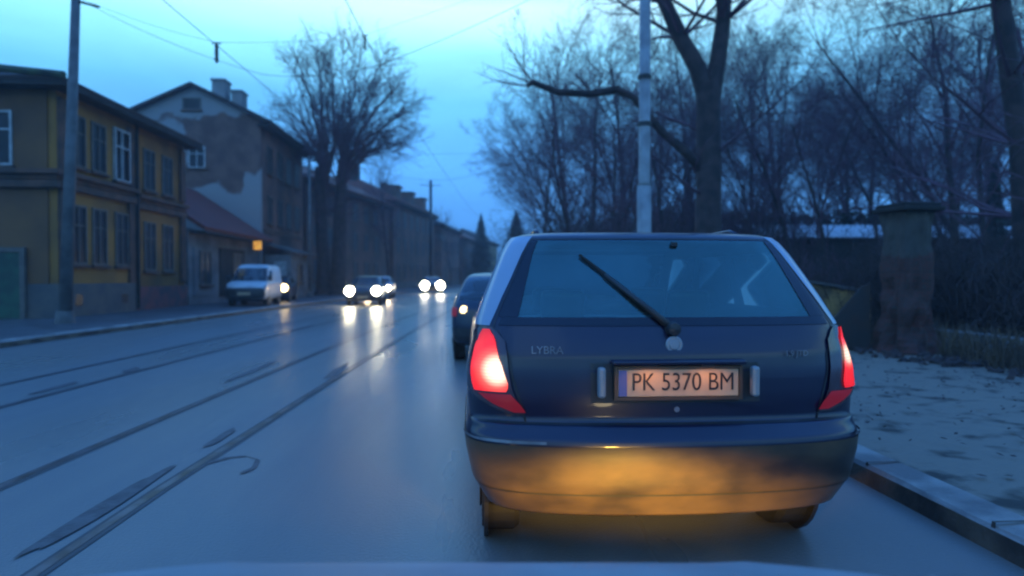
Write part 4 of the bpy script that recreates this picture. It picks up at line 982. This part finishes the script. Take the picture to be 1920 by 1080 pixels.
# wiper
pv = rear(0.0, 1.115, .02); tipz = 1.46; tp = rear(-.39, tipz, .02)
wp = MB().tube([pv, pv.lerp(tp,.35)+Vector((0,-.012,0)), tp.lerp(pv,.28)+Vector((0,-.008,0))], [.019,.014,.009], 8)
wo_ = wp.build('wiper', M['dark'], ec, smooth=True)
a_ = pv.lerp(tp, .12); dirn = (tp-pv); 
bl = MB().tube([a_+Vector((0,.004,0)), pv.lerp(tp,.5)+Vector((0,.002,.004)), tp+Vector((0,.002,0))], [.012,.014,.007], 6); bl.build('wiper_blade', M['rubber'], wo_)
MB().lathe([(.002,-.035),(.028,-.03),(.034,0),(.034,.03)], (pv.x, pv.y, pv.z), 'y', 18).build('wiper_pivot', M['dark'], wo_)
p0 = rear(.09, 1.5, .004); MB().box(p0.x-.015, p0.x+.015, p0.y-.008, p0.y+.01, 1.505, 1.525).build('washer_nozzle', M['dark'], ec)
# roof rails + bottom valance + exhaust
for sx in (-.56, .56): MB().tube([(sx,.75,1.585),(sx,.85,1.61),(sx,2.3,1.61),(sx,2.4,1.58)], .014, 8).build('roof_rail', P_NAVY, ec, smooth=True)
patchgrid(eb, [(.271,-9.5,9.5),(.292,-9.5,9.5)], .012, 30).build('lower_lip', mat('ochre dusty lip', (.12,.08,.045), .5), bo, smooth=True)

# ---- dark hatchback further ahead
hc, hbd = make_car('hatchback', 'dark hatchback queuing in front of the blue estate car', 'car', SALOON, P_BLACK, (.5, 9.45, 0), R(1), wz=(.98, 1.34), fw=(.98, 1.34), detail=False)
def simple_tail(t, body, z0, z1, k0, k1, m, lit=None):
    for sg in (-1, 1):
        o = patchgrid(body, smoothrows([(z0, sg*k0, sg*k1), ((z0+z1)/2, sg*(k0-.2), sg*(k1+.2)), (z1, sg*k0, sg*k1)], 4), .012, 8).build('tail_lamp', m, t, smooth=True)
simple_tail(hc, hbd, .74, .88, 9.2, 12.6, TAILD)
o = patchgrid(hbd, smoothrows([(.80, -7.6, -6.8),(.82, -7.9, -6.5),(.88, -7.9, -6.5),(.90, -7.6, -6.8)], 2), .02, 8).build('warm_patch', emit('warm emitter', (1,.72,.3), 5), hc)  # small warm emissive patch left of the tail centre
MB().box(-.26,.26,-.01,0.0,.5,.61).build('number_plate', PLATEM, hc)
MB().tube([(-.42,-.03,.34),(-.42,.3,.34)], .035, 12).build('exhaust', HAND, hc)
patchgrid(hbd, smoothrows([(.36,-13,13),(.42,-13,13),(.56,-13,13)], 3), .006, 60).build('bumper', M['dark'], hc, smooth=True)

# ---- cars facing the viewer
def front_lamps(t, body, z0, z1, k0, k1, m, cats=('headlamp',), sides=(-1, 1), ry=0):
    for sg in sides:
        K = NK-1
        o = patchgrid(body, smoothrows([(z0, sg*(K-k0+.3), sg*(K-k1-.0)), ((z0+z1)/2, sg*(K-k0), sg*(K-k1)), (z1, sg*(K-k0+.3), sg*(K-k1))], 4), .012, 8).build('headlight', m, t, smooth=True)
def grille(t, body, z0, z1, k, m=None, name='grille'):
    K = NK-1; patchgrid(body, smoothrows([(z0, -(K-k)+0.0, -K), (z1, -(K-k), -K)], 2), .008, 10).build(name, m or M['dark'], t, smooth=True)
    patchgrid(body, smoothrows([(z0, K, (K-k)), (z1, K, (K-k))], 2), .008, 10).build(name, m or M['dark'], t, smooth=True)
def front_plate(t, L_, z=.42): 
    MB().box(-.26,.26,L_+.012,L_+.022,z,z+.11).build('number_plate', PLATEM, t)
def facing(name, label, cat, lev, pnt, x, y, yaw, **kw):
    # loc is the rear centre of the car in its own frame; front faces -Y after the 180 degree turn
    L_ = lev[3][3]; a = math.pi+yaw; fx, fy = -math.sin(a), math.cos(a)
    return make_car(name, label, cat, lev, pnt, (x-fx*L_, y-fy*L_, 0), a, **kw)
def glow_mat_disc(t, x, L_, z, r, m):
    MB().lathe([(r*.98,0),(r,.01),(r*.8,.05),(r*.2,.07)], (x, L_-.02, z), 'y', 20).build('headlight', m, t)
ca, cab = facing('oncoming_car', 'nearest oncoming car with dazzling headlights beside the far tram track', 'car', SALOON, P_BLACK, px2x(680, 29.3), 29.3, R(4), wz=(.98,1.34), group='oncoming cars with headlights on')
for sx in (-.62, .62): glow_mat_disc(ca, sx, 4.19, .70, .2, HEADM)  # discs wider than real lamps, their glare is built into the size
cb, cbb = facing('oncoming_car', 'oncoming car half hidden right behind the nearest dazzling one', 'car', SALOON, P_SILVER, px2x(708, 38), 38, R(4), wz=(.98,1.34), group='oncoming cars with headlights on')
for sx in (-.62, .62): glow_mat_disc(cb, sx, 4.19, .68, .14, emit('warm headlamp', (1,.75,.45), 60))
cc, ccb = facing('oncoming_car', 'farthest oncoming car, its two dazzling headlights nearly touching', 'car', SALOON, P_BLACK, px2x(811, 50), 50, R(5), wz=(.98,1.34), group='oncoming cars with headlights on')
for sx in (-.62, .62): glow_mat_disc(cc, sx, 4.19, .68, .33, emit('far headlamp', (1, .92, .7), 35))  # strongly oversized discs, lamp bloom put into the shape
for q, qb in ((ca, cab), (cb, cbb), (cc, ccb)):
    grille(q, qb, .45, .62, 8); front_plate(q, 4.22, .36)
# white van parked half on the left pavement
vn, vb = facing('delivery_van', 'white small van parked half on the left pavement below the orange sign', 'van', VAN, P_WHITE, -9.75, 26.6, R(4), wz=(1.1,1.6), fw=(1.08,1.66), rwin=8.5, solid_side=True)
vn.location.z = .1
K = NK-1
patchgrid(vb, smoothrows([(.31,-(K),-(K-10)),(.5,-K,-(K-11)),(.72,-K,-(K-10.5)),(.80,-K,-(K-8))], 3), .01, 12).build('bumper', M['dark'], vn, smooth=True)
patchgrid(vb, smoothrows([(.31,(K),(K-10)),(.5,K,(K-11)),(.72,K,(K-10.5)),(.80,K,(K-8))], 3), .01, 12).build('bumper', M['dark'], vn, smooth=True)
front_plate(vn, 3.32, .5)
for sg in (-1, 1):
    patchgrid(vb, smoothrows([(.74, sg*(K-10.2), sg*(K-12)),(.82, sg*(K-8.5), sg*(K-12.4)),(.9, sg*(K-8.8), sg*(K-12.2))], 3), .016, 8).build('headlight', CLEARL if sg > 0 else mat('lamp glass', (.4,.42,.42), .15), vn, smooth=True)
    MB().box(sg*.86-.09, sg*.86+.09, 2.45, 2.6, 1.1, 1.32).build('side_mirror', M['dark'], vn, bevel=.03)
# car behind the van with one lit lamp in view
pc, pb = facing('parked_car', 'car behind the white van with one warm headlight showing', 'car', SALOON, P_BLACK, px2x(508, 31.2), 31.2, R(10), wz=(.98,1.34))
pc.location.z = .02
for sx in (-.6, .6): glow_mat_disc(pc, sx, 4.19, .8, .18, emit('amber headlamp', (1,.72,.3), 14) if sx < 0 else CLEARL)
front_plate(pc, 4.22)

# ---- the viewer's own car: bonnet, wings, headlamps, wiper
oc = thing('own_car', 'light bonnet of the car the picture is taken from, along the bottom edge', 'car', (0.02, 0, 0)); oc.rotation_euler = (0, R(1.6), 0)
P_OWN = mat('pale grey paint with road film', (.3, .31, .31), .55, (.22, .23, .23), 3)
rows = []
for i in range(17):
    t = i/16; y = .42+.98*t; r = []
    for j in range(25):
        u = -1+2*j/24; xx = u*.92; z = .888 - .10*t - .07*t**4 - .09*t**14 - .02*abs(u)**6 + .006*math.exp(-((abs(u)-.6)/.07)**2)
        r.append((xx, y - .10*t*abs(u)**5, z))
    rows.append(r)
MB().grid(rows).build('bonnet', P_OWN, oc, smooth=True, thick=.01)
rows = []
for (z, dy, w_) in ((.67,.0,.87),(.6,.06,.83),(.5,.1,.85),(.38,.1,.85),(.28,.06,.82),(.2,0,.78)):
    rows.append([(u*w_*1.04, 1.40+dy-.11*abs(u)**5, z) for u in [-1+2*j/24 for j in range(25)]])
MB().grid(rows).build('front_bumper', P_OWN, oc, smooth=True, thick=.01)
for sx in (-1, 1):
    MB().grid([[(sx*.915, .42+.8*i/8, .87-.12*i/8), (sx*.925, .42+.8*i/8, .7), (sx*.91, .42+.8*i/8, .3)] for i in range(9)]).build('wing', P_OWN, oc, smooth=True, thick=.01)
    wheel(oc, sx*.73, .75)
    MB().lathe([(.075,0),(.08,.02),(.06,.035)], (sx*.64, 1.50, .53), 'y', 20).build('headlight', emit('own lamp lens', (1,.8,.45), 12 if sx > 0 else 3), oc)
    ld = bpy.data.lights.new('low beam', 'SPOT'); ld.energy = 270 if sx > 0 else 50; ld.spot_size = R(23); ld.spot_blend = 1.0; ld.shadow_soft_size = .06; ld.color = (1, .57, .085)
    lo = bpy.data.objects.new('low_beam', ld); COL.objects.link(lo); lo.parent = oc; lo.location = (sx*.64, 1.56, .62); lo.rotation_euler = (R(90-10.5), 0, R(-4)); lo.scale = (4.2, 1, 1)
MB().tube([(-.95,.62,1.0),(-.6,.64,.985),(-.25,.62,.955)], [.006,.009,.004], 6).build('wiper', M['dark'], oc)

# ================================================================ AIR
hz = MB().box(-905, 905, -305, 1505, -1.05, 40).build('haze', None)
hz.data.materials.clear(); hm = bpy.data.materials.new('haze'); hm.use_nodes = True; t_ = hm.node_tree; t_.nodes.clear()
ho = t_.nodes.new('ShaderNodeOutputMaterial'); pv_ = t_.nodes.new('ShaderNodeVolumePrincipled')
pv_.inputs['Color'].default_value = (.8, .88, .95, 1); pv_.inputs['Density'].default_value = .0018; pv_.inputs['Anisotropy'].default_value = .3
t_.links.new(pv_.outputs[0], ho.inputs['Volume']); hz.data.materials.append(hm)
hz['label'] = 'thin damp dusk air over the whole street'; hz['category'] = 'haze'; hz['kind'] = 'stuff'
